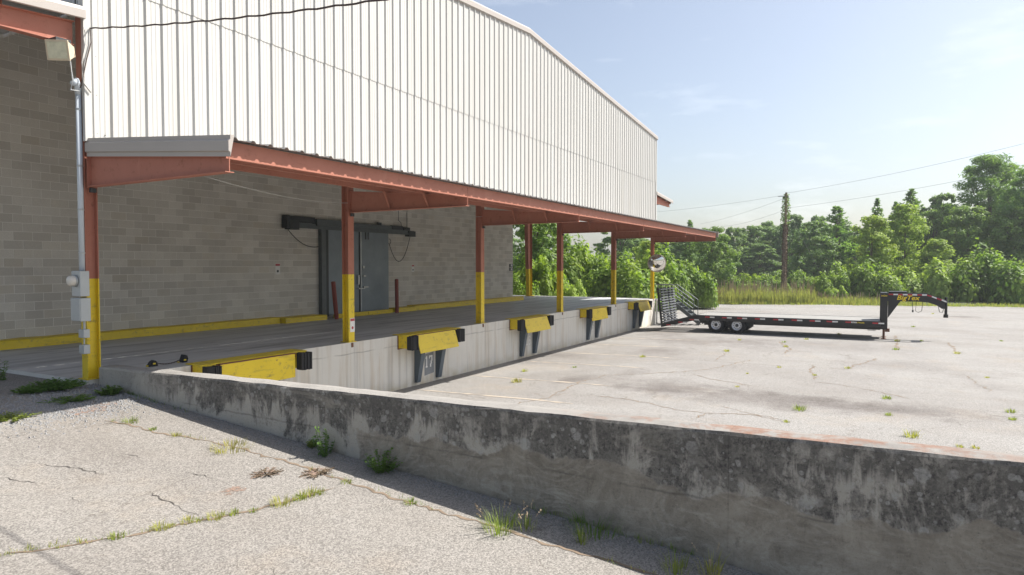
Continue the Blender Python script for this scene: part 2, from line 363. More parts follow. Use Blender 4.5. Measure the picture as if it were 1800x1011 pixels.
# ------------------------------------------------------------------ mesh builder
class MB:
    def __init__(s): s.v = []; s.f = []; s.mi = []; s.cur = 0
    def add(s, vs, fs):
        o = len(s.v); s.v += [tuple(v) for v in vs]
        for f in fs: s.f.append(tuple(i+o for i in f)); s.mi.append(s.cur)
        return s
    def box(s, x0, x1, y0, y1, z0, z1):
        v = [(x, y, z) for z in (z0, z1) for y in (y0, y1) for x in (x0, x1)]
        return s.add(v, [(0, 2, 3, 1), (4, 5, 7, 6), (0, 1, 5, 4), (1, 3, 7, 5), (3, 2, 6, 7), (2, 0, 4, 6)])
    def prism(s, poly, a0, a1, axis='x'):
        """poly of 2-D points extruded between a0 and a1 along axis"""
        def P(p, a): return {'x': (a, p[0], p[1]), 'y': (p[0], a, p[1]), 'z': (p[0], p[1], a)}[axis]
        n = len(poly); v = [P(p, a0) for p in poly] + [P(p, a1) for p in poly]
        f = [tuple(range(n))[::-1], tuple(range(n, 2*n))] + [(i, (i+1) % n, n+(i+1) % n, n+i) for i in range(n)]
        return s.add(v, f)
    def beam(s, p, q, w, h):
        p, q = Vector(p), Vector(q); d = (q-p).normalized()
        a = d.cross(Vector((0, 0, 1)));
        if a.length < 1e-4: a = Vector((1, 0, 0))
        a.normalize(); b = a.cross(d)
        c = [(-w/2, -h/2), (w/2, -h/2), (w/2, h/2), (-w/2, h/2)]
        v = [p+a*x+b*y for x, y in c]+[q+a*x+b*y for x, y in c]
        return s.add(v, [(3, 2, 1, 0), (4, 5, 6, 7)]+[(i, (i+1) % 4, 4+(i+1) % 4, 4+i) for i in range(4)])
    def tube(s, pts, r, n=8, cap=True):
        pts = [Vector(p) for p in pts]; rs = r if isinstance(r, (list, tuple)) else [r]*len(pts)
        vs = []
        for i, p in enumerate(pts):
            d = (pts[min(i+1, len(pts)-1)]-pts[max(i-1, 0)]).normalized()
            a = d.cross(Vector((0, 0, 1)))
            if a.length < 1e-3: a = Vector((1, 0, 0))
            a.normalize(); b = d.cross(a)
            vs += [p+(a*math.cos(t)+b*math.sin(t))*rs[i] for t in [2*math.pi*j/n for j in range(n)]]
        f = [(i*n+j, i*n+(j+1) % n, (i+1)*n+(j+1) % n, (i+1)*n+j) for i in range(len(pts)-1) for j in range(n)]
        if cap: f += [tuple(range(n))[::-1], tuple(range((len(pts)-1)*n, len(pts)*n))]
        return s.add(vs, f)
    def lathe(s, prof, c, axis, n=24):
        """prof: (radius, offset along axis)"""
        ax = Vector(axis).normalized(); a = ax.cross(Vector((0, 0, 1)))
        if a.length < 1e-3: a = Vector((1, 0, 0))
        a.normalize(); b = ax.cross(a); c = Vector(c)
        vs = [c+ax*h+(a*math.cos(2*math.pi*j/n)+b*math.sin(2*math.pi*j/n))*r for r, h in prof for j in range(n)]
        f = [(i*n+j, i*n+(j+1) % n, (i+1)*n+(j+1) % n, (i+1)*n+j) for i in range(len(prof)-1) for j in range(n)]
        return s.add(vs, f)
    def build(s, name, mats, parent=None, smooth=False, bevel=0.0):
        me = bpy.data.meshes.new(name); me.from_pydata(s.v, [], s.f)
        for m in (mats if isinstance(mats, (list, tuple)) else [mats]): me.materials.append(m if not isinstance(m, str) else M[m])
        for p, i in zip(me.polygons, s.mi): p.material_index = i
        if smooth:
            for p in me.polygons: p.use_smooth = True
        me.update()
        o = bpy.data.objects.new(name, me); COL.objects.link(o)
        if bevel:
            b = o.modifiers.new('bevel', 'BEVEL'); b.width = bevel; b.segments = 2; b.limit_method = 'ANGLE'
        if parent is not None: attach(o, parent)
        return o

def attach(o, parent):
    o.parent = parent
    o.matrix_parent_inverse = Matrix.Translation(root_loc(parent)).inverted()
def root_loc(o):
    return Vector(o.location) if o.parent is None else Vector((0, 0, 0))   # parts are built in world coordinates
def thing(name, loc, label, cat, group=None):
    e = bpy.data.objects.new(name, None); e.location = loc; e.empty_display_size = .2; COL.objects.link(e)
    return tag(e, label, cat, group)
def tag(o, label, cat, group=None):
    o['label'] = label; o['category'] = cat
    if group: o['group'] = group
    return o
def struct(o): o['kind'] = 'structure'; return o
def share(me, name, parent, loc=(0, 0, 0)):
    o = bpy.data.objects.new(name, me); COL.objects.link(o); o.parent = parent; o.location = loc
    return o

# ------------------------------------------------------------------ ground, lot, ramp
S = 6.096
DF = -0.06                                    # dock face
g = MB(); g.add([(-500, -600, -1.9), (900, -600, -1.9), (900, 600, -1.9), (-500, 600, -1.9)], [(0, 1, 2, 3)])
struct(g.build('ground', 'ground'))
def lot_edge(Y):                              # ragged far edge of the paving
    return 51.5 + (3.6-Y)*.30 + noise.noise(Vector((Y*.35, 1, 0)))*1.3 + noise.noise(Vector((Y*1.7, 5, 0)))*.35
g = MB(); ys = [30, 22, 15, 9, 4, 1.5, 0, -1, -2, -3, -4] + [-4-.8*i for i in range(1, 60)] + [-60, -75]
rows = []
for Y in ys:
    xe = lot_edge(Y); rows.append([(x, Y, lot_z(Y)) for x in (0.15, 12, 24, 31, 40, xe)])
vs = [p for r_ in rows for p in r_]; n = 6
g.add(vs, [(i*n+j, (i+1)*n+j, (i+1)*n+j+1, i*n+j+1) for i in range(len(rows)-1) for j in range(n-1)])
lot = struct(g.build('parking_lot', 'lot'))
# strip of rough ground beyond the lot, up to the woods
g = MB(); rows = []
for Y in [70, 50, 35] + [30-2*i for i in range(50)] + [-80, -120]:
    xe = (lot_edge(Y) if -70 < Y < 30 else 60)
    rows.append([(x, Y, z) for x, z in ((xe-1.2, lot_z(Y)-.03), (xe+2, lot_z(Y)+.02+.06*noise.noise(Vector((Y*.3, 0, 0)))), (xe+14, -1.0), (170, .5), (400, 1.0))])
vs = [p for r_ in rows for p in r_]; n = 5
g.add(vs, [(i*n+j, (i+1)*n+j, (i+1)*n+j+1, i*n+j+1) for i in range(len(rows)-1) for j in range(n-1)])
struct(g.build('verge', 'ground'))
# ramp in front and the level yard left of the dock
g = MB(); ysr = [45, 8, 0, -1, -2, -4, -7, -10, -13, -16.2, -22, -60]
xs = [-45, -14, -7, -3, -1.2, -.02]
vs = [(x, Y, ramp_z(Y)) for Y in ysr for x in xs]; n = len(xs)
g.add(vs, [(i*n+j, (i+1)*n+j, (i+1)*n+j+1, i*n+j+1) for i in range(len(ysr)-1) for j in range(n-1)])
g.add([(-.02, 0, -.07), (-.02, -60, -1.36), (.16, -60, -1.36), (.16, -18.6, -1.36), (-.02, -18.6, -1.36)], [(1, 2, 3, 4)])
ramp = struct(g.build('ramp_pavement', 'ramp'))

def ribbon(pts, wid, name, mat, parent, lift, surf, jit=.03, seg=.18):
    """an irregular crack or painted line laid on a surface through world points"""
    out = []
    for a, b in zip(pts[:-1], pts[1:]):
        n_ = max(1, int((b-a).length/seg))
        for i in range(n_): out.append(a.lerp(b, i/n_))
    out.append(pts[-1]); vs = []
    for i, p in enumerate(out):
        d = (out[min(i+1, len(out)-1)]-out[max(i-1, 0)]); d.z = 0; d.normalize(); s_ = Vector((-d.y, d.x, 0))
        q = p + s_*(random.uniform(-jit, jit)+noise.noise(p*1.7)*jit*2); ww = wid*random.uniform(.15, 1.25)*(1 if 1 < i < len(out)-2 else .3)
        for k_ in (-.5, .5):
            r_ = q+s_*ww*k_; vs.append((r_.x, r_.y, surf(r_)+lift))
    m = MB(); m.add(vs, [(2*i, 2*i+2, 2*i+3, 2*i+1) for i in range(len(out)-1)])
    o = m.build(name, mat); attach(o, parent); return o
rz = lambda p: ramp_z(p.y); lz = lambda p: lot_z(p.y)
def rp(*pp): return [on_ramp(x, y) for x, y in pp]
def lp(*pp): return [on_lot(x, y) for x, y in pp]
# ramp joints and cracks
ribbon(rp((-10, 976), (90, 962), (205, 945), (300, 927), (400, 907), (480, 889), (540, 873), (590, 858)), .042, 'crack', 'crack', ramp, .004, rz, .022, .07)
ribbon(rp((190, 738), (240, 750), (300, 764), (375, 775), (430, 790), (520, 817), (600, 845), (660, 865), (760, 895), (870, 925), (960, 952), (1060, 985), (1160, 1015)), .045, 'crack', 'crack', ramp, .004, rz, .03, .07)
for pp in [((70, 814), (130, 820), (185, 836)), ((45, 752), (70, 760)), ((210, 796), (250, 806)), ((258, 865), (300, 885), (330, 902), (355, 912)), ((300, 1000), (310, 985), (322, 980)), ((480, 1000), (490, 1012)), ((125, 875), (140, 884)),
           ((330, 828), (380, 842)), ((0, 840), (80, 850))]:
    ribbon(rp(*pp), .013, 'crack', 'crackdark', ramp, .0045, rz, .028, .06)
for (x, y, r_) in [(412, 862, .13), (150, 722, .26), (555, 830, .2), (468, 832, .17), (180, 712, .2)]:
    c = on_ramp(x, y); m = MB(); n = 46
    vs = [(c.x, c.y, ramp_z(c.y)+.006)]+[(c.x+math.cos(t)*q*1.6, c.y+math.sin(t)*q, ramp_z(c.y+math.sin(t)*q)+.004) for t, q in [(2*math.pi*j/n, r_*random.uniform(.35, .9)) for j in range(n)]]
    m.add(vs, [(0, 1+j, 1+(j+1) % n) for j in range(n)]); attach(m.build('dirt_patch', 'clay'), ramp)
# lot cracks
for pp, wd in [(((840, 735), (905, 712), (960, 700), (1020, 672), (1060, 660), (1180, 655), (1240, 650), (1290, 640), (1320, 632)), .07), (((1030, 695), (1090, 700), (1150, 712), (1200, 722), (1260, 727), (1320, 728), (1380, 740)), .07),
               (((1215, 738), (1240, 725)), .06), (((1160, 632), (1240, 634), (1340, 641), (1420, 646), (1500, 650)), .05), (((1200, 655), (1260, 668), (1330, 680)), .06), (((1255, 635), (1275, 620)), .06),
               (((1490, 648), (1510, 640), (1545, 630)), .10), (((1430, 670), (1480, 678), (1550, 690), (1600, 702)), .06), (((1668, 602), (1685, 622)), .12), (((1425, 640), (1434, 668)), .08), (((1700, 660), (1740, 690)), .05),
               (((1370, 600), (1390, 615), (1378, 622)), .10), (((1260, 712), (1340, 730), (1400, 742)), .04), (((1000, 690), (960, 700), (930, 690)), .03), (((1575, 590), (1578, 615)), .12)]:
    ribbon(lp(*pp), wd*.7, 'crack', 'crack', lot, .004, lz, .06, .14)
# faded bay lines
for xk in (8.08, 10.72, 14.2, 16.92, 20.0, 22.9, 26.2):
    ribbon([Vector((xk, -.45, 0)), Vector((xk, -4.2 - random.random(), 0))], .13, 'painted_line', 'line', lot, .006, lz, .006, .2)

# ------------------------------------------------------------------ loading dock
dock = thing('loading_dock', (15, 0, 0), 'long raised concrete loading dock under the metal building, bays numbered 17, 16 and 15', 'loading dock')
m = MB(); m.cur = 0
X0, X1 = -.14, 30.72
m.add([(X0, DF, -1.75), (X1, DF, -1.75), (X1, DF, 0), (X0, DF, 0)], [(0, 1, 2, 3)])
m.add([(X1, DF, -1.75), (X1, 40, -1.75), (X1, 40, 0), (X1, DF, 0)], [(0, 1, 2, 3)])
m.add([(X0, 40, -1.75), (X0, DF, -1.75), (X0, DF, 0), (X0, 40, 0)], [(0, 1, 2, 3)])
m.cur = 1
m.add([(X0, DF, 0), (X1, DF, 0), (X1, 40, 0), (X0, 40, 0)], [(0, 1, 2, 3)])
m.build('dock_body', ['dock', 'slab'], dock)
# stencilled numbers: strokes on a 5x7 grid per digit
DIG = {'1': [(1, 0, 3, .9), (1.6, .9, 2.6, 7), (.8, 5.4, 1.6, 6.2)], '7': [(0, 6, 4, 7), (2.7, 3.6, 3.9, 6), (1.9, 1.8, 3.1, 3.8), (1.1, 0, 2.4, 2), (0, 5.2, .8, 6)],
       '6': [(0, .6, 1.1, 6.4), (.7, 6, 3.8, 7), (.7, 0, 3.4, 1), (2.9, .7, 4, 3.6), (1.1, 3.2, 3.2, 4.1), (3, 5.2, 4, 6.2)], '5': [(0, 6, 3.8, 7), (0, 3.6, 1.1, 6), (1, 3.4, 3.3, 4.3), (2.9, .8, 4, 3.6), (.5, 0, 3.3, 1), (0, .8, .9, 1.8)],
       '4': [(2.5, 0, 3.6, 7), (0, 2.4, 4.4, 3.3), (0, 3.3, 1.1, 5.2), (.8, 5, 1.9, 7)], '8': [(0, .6, 1.1, 3.2), (0, 3.9, 1.1, 6.4), (2.9, .6, 4, 3.2), (2.9, 3.9, 4, 6.4), (.7, 0, 3.3, 1), (.7, 3.1, 3.3, 4), (.7, 6, 3.3, 7)]}
def number(txt, xc, patch):
    if patch:
        m = MB(); m.add([(xc-.14, DF-.004, -1.24), (xc+.32, DF-.004, -1.2), (xc+.30, DF-.004, -.60), (xc-.14, DF-.004, -.64)], [(0, 1, 2, 3)]); m.build('paint_patch', 'grey', dock)
    m = MB(); u = .047
    for i, ch in enumerate(txt):
        ox = xc-.12+i*.20
        for (a, b, c, d) in DIG[ch]: m.box(ox+a*u*.85, ox+c*u*.85, DF-.010, DF-.006, -1.02+b*u, -1.02+d*u)
    m.build('bay_number', 'white', dock)
for k_, t in ((1, '17'), (2, '16'), (3, '15')): number(t, S*(k_+.5)+.02, t == '17')

# ------------------------------------------------------------------ block wall
CY = 6.10; XW1 = 25.3; XW0 = .25
wall = thing('block_wall', (13, CY, 0), 'grey concrete block wall at the back of the dock', 'wall')
m = MB(); m.box(XW0, XW1, CY-.0165, 39, 0, 8.7); m.build('wall_core', 'mortar', wall)
m = MB(); m.box(-.1972, .1972, -.02, .004, .0045, .1985); bme = m.build('tmp', 'block1').data; bpy.data.objects.remove(bpy.data.objects['tmp'])
m = MB(); cnt = 0; cand = []
for c in range(42):
    z = c*.2032; off = .2032 if c % 2 else 0
    x = XW0-.2032+off
    while x < XW1:
        a, b = max(x+.0045, XW0), min(x+.4019, XW1); x += .4064
        if b-a < .05: continue
        cand.append((a, b, z))
def vis(a, z):
    p = Vector((a+.2, CY, z+.1))-CAM; d = p.dot(FW); px = 900+FPX*p.dot(RT)/d; py = 505.5-FPX*p.dot(UP)/d
    return -25 < px < 905 and (py > 60 if px < 150 else py > 300) and z > .1
full = [q for q in cand if vis(q[0], q[2]) and q[1]-q[0] > .38]
full.sort(key=lambda q: (Vector((q[0], CY, q[2]))-CAM).length)
single = set(full[:300])
for q in cand:
    a, b, z = q
    if q in single:
        o = bpy.data.objects.new('block', bme); COL.objects.link(o); o.location = ((a+b)/2, CY+random.uniform(-.0015, .0015), z); attach_l = o
        o.parent = wall; o.matrix_parent_inverse = Matrix.Translation(wall.location).inverted()
    else:
        dy = random.uniform(-.0015, .0015)
        m.box(a, b, CY-.02+dy, CY+.004+dy, z+.0045, z+.1985)
o = m.build('block_course', 'block2', wall); o['kind'] = 'stuff'
m = MB()
for c in range(42):                           # end return of the wall at the walkway
    for j in range(8): m.box(XW1-.001, XW1+.02, CY+.006+j*.4064+(.2032 if c % 2 else 0), CY+.40+j*.4064+(.2032 if c % 2 else 0), c*.2032+.006, c*.2032+.1972)
o = m.build('end_block', 'block2', wall); o['kind'] = 'stuff'

# yellow curbs along the wall
def curb(x0, x1, y0, z1, label):
    m = MB(); n = max(2, int((x1-x0)/.5)); prof = [(y0, 0), (y0+.02, z1-.02), (y0+.05, z1), (CY-.03, z1), (CY-.03, 0)]
    vs = []
    for i in range(n+1):
        x = x0+(x1-x0)*i/n
        vs += [(x, p[0]+random.uniform(-.006, .006), p[1]+(random.uniform(-.008, .008) if p[1] > .05 else 0)) for p in prof]
    k = len(prof)
    f = [(i*k+j, (i+1)*k+j, (i+1)*k+j+1, i*k+j+1) for i in range(n) for j in range(k-1)]+[tuple(range(k)), tuple(range(n*k, n*k+k))[::-1]]
    m.add(vs, f); return tag(m.build('curb', 'yellow'), label, 'curb')
curb(XW0, 9.02, 5.62, .20, 'long yellow painted curb along the block wall behind the meter column')
curb(9.06, 10.9, 5.42, .17, 'short yellow curb ending at the tilted red bollard')
curb(14.95, 16.1, 5.55, .17, 'short yellow curb starting at the upright red bollard')
curb(16.15, 25.7, 5.62, .21, 'yellow curb running to the far corner of the block wall')
for i, (x, y, rz_) in enumerate([(11.75, 5.55, .03), (12.75, 5.62, -.06), (13.55, 5.60, .05), (14.2, 5.66, -.04)]):
    m = MB(); L = .44 if i else .36
    m.prism([(-.10, .012), (-.06, .15), (.06, .15), (.10, .012)], -L, L, 'x')
    m.box(-L*.6, L*.6, -.09, .09, 0, .012)
    o = m.build('parking_stop', 'yellow', bevel=.015); o.location = (x, y, 0); o.rotation_euler = (0, 0, rz_)
    tag(o, ['yellow parking stop block beside the tilted red bollard', 'yellow parking stop under the left door leaf', 'yellow parking stop under the middle of the right door leaf', 'yellow parking stop at the upright red bollard'][i], 'parking stop')

# ------------------------------------------------------------------ steel columns
def isec(m, x, y, z0, z1, dx, dy, flange='y', t=.016, zt=None):
    if flange == 'y':                         # flanges face -Y and +Y
        m.box(x-dx/2, x+dx/2, y-dy/2, y-dy/2+t, z0, z1); m.box(x-dx/2, x+dx/2, y+dy/2-t, y+dy/2, z0, z1)
        m.box(x-t/2, x+t/2, y-dy/2+t, y+dy/2-t, z0, z1)
    else:
        m.box(x-dx/2, x-dx/2+t, y-dy/2, y+dy/2, z0, z1); m.box(x+dx/2-t, x+dx/2, y-dy/2, y+dy/2, z0, z1)
        m.box(x-dx/2+t, x+dx/2-t, y-t/2, y+t/2, z0, z1)
YT = 1.65
clab = ['steel corner column carrying the electric meter, red above yellow paint', 'red and yellow steel column with a white warning sign near its foot', 'red and yellow steel column between bays 17 and 16', 'red and yellow steel column between bays 16 and 15',
        'red and yellow steel column between bay 15 and the trailer bay', 'red and yellow corner column holding the round mirror']
for k_ in range(6):
    x = k_*S; c = thing('steel_column', (x, .08, 0), clab[k_], 'column', 'steel columns along the dock edge')
    corner = k_ in (0, 5); fl, dx, dy = ('x', .21, .16) if corner else ('y', .20, .20)
    yc = .04 if corner else .05
    zt = 8.8 if corner else 3.80
    m = MB(); isec(m, x, yc, .02, YT, dx, dy, fl); m.build('painted_base', 'yellow', c)
    m = MB(); isec(m, x, yc, YT, zt, dx, dy, fl); m.build('shaft', 'red', c)
    m = MB(); m.box(x-.14, x+.14, max(DF-.015, yc-.14), yc+.14, .003, .02); m.build('base_plate', 'yellow', c)
    if k_: m = MB(); m.box(x-.03, x+.03, DF-.018, DF-.002, -.12, -.015); m.build('anchor_plate', 'rust', c)
c = thing('frame_column', (30.3, 7.75, 0), 'tapered red frame column with yellow foot near the far end of the slab', 'column')
for nm, z0, z1, mt in (('painted_base', .02, YT, 'yellow'), ('shaft', YT, 8.8, 'red')):
    m = MB(); xl = lambda z: 30.12-.055*z
    for ya, yb, xa, xb in ((7.68, 7.70, None, None),):
        m.prism([(xl(z0), z0), (30.45, z0), (30.45, z1), (xl(z1), z1)], ya, yb, 'y')
    m.prism([(xl(z0)-.016, z0), (xl(z0), z0), (xl(z1), z1), (xl(z1)-.016, z1)], 7.58, 7.80, 'y')
    m.box(30.45, 30.466, 7.58, 7.80, z0, z1); m.build(nm, mt, c)
m = MB(); m.box(30.0, 30.6, 7.5, 7.88, .003, .02); m.build('base_plate', 'yellow', c)

# ------------------------------------------------------------------ metal building
bld = thing('metal_building', (15.24, 0, 0), 'large white ribbed metal building with low gable above the dock', 'building')
SY = -.105; ZB = 3.86; ZS = 6.47; EAVE = 8.97
def roof_z(x): return EAVE + 1.27*(1-abs(x-15.24)/15.24)
def rib_profile(w_, nrib):
    """R-panel cross-section along x: list of (x, depth)"""
    pts = [(0, 0)]
    for i in range(nrib):
        a = i*.3048
        pts += [(a+.012, 0), (a+.042, .032), (a+.074, .032), (a+.104, 0)]
        for q in (.155, .235): pts += [(a+q-.012, 0), (a+q, .005), (a+q+.018, .005), (a+q+.03, 0)]
    pts.append((w_, 0)); return pts
def sheet(nrib, z0, ztop, y, x):
    m = MB(); pr = rib_profile(nrib*.3048, nrib); vs = []
    for (px, d) in pr: vs += [(x+px, y-d, z0), (x+px, y-d, ztop(x+px))]
    m.add(vs, [(2*i, 2*i+2, 2*i+3, 2*i+1) for i in range(len(pr)-1)]); return m
lowme = sheet(3, 0, lambda x: ZS+.03-ZB, 0, 0).build('tmp', 'siding').data; bpy.data.objects.remove(bpy.data.objects['tmp'])
for i in range(34):
    x = i*.9144 - .02; nr = 3 if i < 33 else 1
    if nr == 3:
        o = share(lowme, 'wall_sheet', bld); o.location = (x, SY, ZB); o.matrix_parent_inverse = Matrix.Translation(bld.location).inverted()
    else: sheet(1, ZB, lambda x: ZS+.03, SY, x).build('wall_sheet', 'siding', bld)
    sheet(nr, ZS, lambda x: roof_z(min(max(x, 0), 30.48))-.12, SY-.010, x).build('wall_sheet', 'siding', bld)
m = MB(); m.box(-.06, 30.5, SY+.02, SY+.06, ZB, ZB+.2); m.box(-.06, 30.5, SY+.02, SY+.06, 5.2, 5.4); m.build('girt', 'red', bld)
# far and near side walls above the side canopies
for xs_, nm in ((-.105, 'near'), (30.585, 'far')):
    m = MB(); pr = rib_profile(40, 131); s_ = -1 if xs_ < 0 else 1; vs = []
    for (py, d) in pr: vs += [(xs_+s_*d, py-.10, 5.9), (xs_+s_*d, py-.10, EAVE)]
    m.add(vs, [(2*i, 2*i+2, 2*i+3, 2*i+1) for i in range(len(pr)-1)]); m.build('side_siding', 'siding', bld)
m = MB()
for xa, xb in ((-.14, 15.24), (15.24, 30.62)):
    za, zb = roof_z(max(xa, 0)), roof_z(min(xb, 30.48))
    m.add([(xa, -.16, za), (xb, -.16, zb), (xb, 40, zb), (xa, 40, za), (xa, -.16, za-.02), (xb, -.16, zb-.02), (xb, 40, zb-.02), (xa, 40, za-.02)], [(0, 1, 2, 3), (7, 6, 5, 4), (0, 4, 5, 1), (2, 6, 7, 3)])
m.build('roof', 'roof', bld)
m = MB()
for xa, xb in ((0, 15.24), (15.24, 30.48)):
    za, zb = roof_z(xa)-.25, roof_z(xb)-.25
    m.add([(xa, .05, za), (xb, .05, zb), (xb, 40, zb), (xa, 40, za)], [(3, 2, 1, 0)])
m.build('bounce_ceiling', 'bounce', bld)  # unseen white ceiling added to bounce light down into the dock
for xa, xb in ((-.16, 15.24), (15.24, 30.66)):
    m = MB(); za, zb = roof_z(max(xa, 0)), roof_z(min(xb, 30.48))
    pr = [(-.125, -.19), (-.125, -.15), (-.19, -.13), (-.19, .02), (-.165, .06), (-.10, .06)]
    vs = [(xa, p[0], za+p[1]) for p in pr]+[(xb, p[0], zb+p[1]) for p in pr]; k = len(pr)
    m.add(vs, [(j, j+1, k+j+1, k+j) for j in range(k-1)]+[tuple(range(k)), tuple(range(k, 2*k))[::-1]]); m.build('rake_trim', 'trim', bld)
for xa, xb in ((-.125, -.012), (30.49, 30.60)): m = MB(); m.box(xa, xb, -.145, SY+.03, ZB, EAVE-.1); m.build('corner_trim', 'siding', bld)
m = MB()
for z in [4.0+.62*i for i in range(8)]: m.box(.06, .075, SY-.02, SY-.005, z, z+.015)
for i in range(99): m.box(.2+i*.3048, .212+i*.3048, SY-.016, SY-.004, ZB+.14, ZB+.152)
m.build('fastener', 'dark', bld)['kind'] = 'stuff'

# ------------------------------------------------------------------ dock canopy
can = thing('dock_canopy', (15.24, -1.7, 3.2), 'rust red steel canopy with ribbed metal roof above the dock bays', 'canopy')
YC0, YC1, ZC0, ZC1 = -.12, -3.53, 3.86, 3.595
def cz(y): return ZC0+(ZC1-ZC0)*(y-YC0)/(YC1-YC0)
def rsheet(nrib, x):
    m = MB(); pr = rib_profile(nrib*.3048, nrib); vs = []
    for (px, d) in pr: vs += [(x+px, YC0, ZC0+d), (x+px, YC1, ZC1+d)]
    m.add(vs, [(2*i, 2*i+1, 2*i+3, 2*i+2) for i in range(len(pr)-1)]); return m
rme = rsheet(3, 0).build('tmp', 'roof').data; bpy.data.objects.remove(bpy.data.objects['tmp'])
for i in range(34):
    x = -.06+i*.9144
    if i < 33:
        o = share(rme, 'roof_sheet', can); o.location = (x, 0, 0); o.matrix_parent_inverse = Matrix.Translation(can.location).inverted()
    else: rsheet(1, x).build('roof_sheet', 'roof', can)
for k_ in range(5):                            # outer channel, one length per bay
    xa, xb = k_*S-(.05 if k_ == 0 else -.004), (k_+1)*S+(.12 if k_ == 4 else -.004)
    m = MB(); yf = -3.395
    m.box(xa, xb, yf, yf+.008, ZC1-.25, ZC1-.01); m.box(xa, xb, yf+.008, yf+.085, ZC1-.25, ZC1-.242); m.box(xa, xb, yf+.008, yf+.085, ZC1-.018, ZC1-.01)
    m.build('edge_channel', 'red', can)
for yp in (-1.25, -2.35):
    m = MB(); z = cz(yp); m.box(-.03, 30.6, yp, yp+.008, z-.21, z-.006); m.box(-.03, 30.6, yp-.07, yp, z-.014, z-.006); m.box(-.03, 30.6, yp+.008, yp+.07, z-.21, z-.202)
    m.build('purlin', 'red', can)
for k_ in range(6):
    x = k_*S; m = MB(); yb = -.06; zb = 3.15
    zt0, zt1 = cz(yb)-.215, cz(-3.40)-.215
    m.prism([(yb, zb), (-3.40, zb+.02), (-3.40, zt1), (yb, zt0)], x-.006, x+.006, 'x')
    for s_ in (0, 1):
        za, zc = (zb, zb+.02) if s_ == 0 else (zt0, zt1)
        m.add([(x-.075, yb, za), (x+.075, yb, za), (x+.075, -3.40, zc), (x-.075, -3.40, zc), (x-.075, yb, za-.012), (x+.075, yb, za-.012), (x+.075, -3.40, zc-.012), (x-.075, -3.40, zc-.012)],
              [(0, 1, 2, 3), (7, 6, 5, 4), (0, 4, 5, 1), (1, 5, 6, 2), (2, 6, 7, 3), (3, 7, 4, 0)])
    m.box(x-.075, x+.075, -.075, -.062, zb-.03, zt0+.05)
    m.build('cantilever_beam', 'red', can)
    m = MB()
    for yp in ((-1.25, -2.35) if k_ else ()):
        m = MB(); m.beam((x-.02, yp-.02, zb+.02), (x-.24, yp-.01, cz(yp)-.19), .05, .006); m.build('flange_brace', 'red', can)
    m = MB(); m.box(x-.05, x+.05, -.12, -.078, zb-.10, zb-.03); m.build('bolt_clip', 'dark', can)
pr = [(-.085, -.24), (-.085, -.18), (-.115, -.165), (-.115, -.03), (-.085, .0), (-.085, .055), (-.02, .062)]
for xs_, s_ in ((0, 1), (30.48, -1)):
    m = MB(); vs = [(xs_+s_*p[0], YC0+.02, ZC0+p[1]) for p in pr]+[(xs_+s_*p[0], YC1, ZC1+p[1]) for p in pr]; k = len(pr)
    m.add(vs, [(j, j+1, k+j+1, k+j) for j in range(k-1)]+[tuple(range(k)), tuple(range(k, 2*k))[::-1]]); m.build('rake_trim', 'trim', can)

# side canopies at both ends of the building
def side_canopy(s_, x0, label):
    t = thing('side_canopy', (x0, 20, 5.4), label, 'canopy')
    L = 3.2; X = lambda d: x0+s_*d
    za = lambda d: 5.95-.072*d
    m = MB(); n = 131; vs = []
    pr = rib_profile(40, 131)
    for (py, d) in pr: vs += [(X(0), py-.1, za(0)+d), (X(L), py-.1, za(L)+d)]
    m.add(vs, [(2*i, 2*i+1, 2*i+3, 2*i+2) for i in range(len(pr)-1)]); m.build('roof_sheet', 'roof', t)
    for j in range(6):
        y = j*7.62+.03; m = MB(); zt0, zt1 = za(0)-.20, za(L-.1)-.20
        m.prism([(X(.08), 5.38), (X(L-.1), 5.36), (X(L-.1), zt1), (X(.08), zt0)], y-.006, y+.006, 'y')
        for zz0, zz1 in ((5.38, 5.36), (zt0, zt1)):
            m.add([(X(.08), y-.075, zz0), (X(.08), y+.075, zz0), (X(L-.1), y+.075, zz1), (X(L-.1), y-.075, zz1), (X(.08), y-.075, zz0-.012), (X(.08), y+.075, zz0-.012), (X(L-.1), y+.075, zz1-.012), (X(L-.1), y-.075, zz1-.012)],
                  [(0, 1, 2, 3), (7, 6, 5, 4), (0, 4, 5, 1), (1, 5, 6, 2), (2, 6, 7, 3), (3, 7, 4, 0)])
        m.build('cantilever_beam', 'red', t)
    for d in (1.1, 2.1, L-.06):
        m = MB(); m.box(min(X(d), X(d)+.008), max(X(d), X(d)+.008), -.05, 39, za(d)-.2, za(d)-.006); m.build('purlin', 'red', t)
    m = MB(); pr = [(-.10, -.16), (-.13, -.15), (-.13, -.02), (-.11, .03), (-.06, .05), (.0, .05)]
    vs = [(X(-.02), p[0]-.05, za(0)+p[1]) for p in pr]+[(X(L), p[0]-.05, za(L)+p[1]) for p in pr]; k = len(pr)
    m.add(vs, [(j, j+1, k+j+1, k+j) for j in range(k-1)]+[tuple(range(k)), tuple(range(k, 2*k))[::-1]]); m.build('rake_trim', 'trim', t)
    return t
side_canopy(-1, -.12, 'upper side canopy above the floodlight, taupe trim over a red beam')
side_canopy(1, 30.60, 'small side canopy jutting out behind the far building corner')

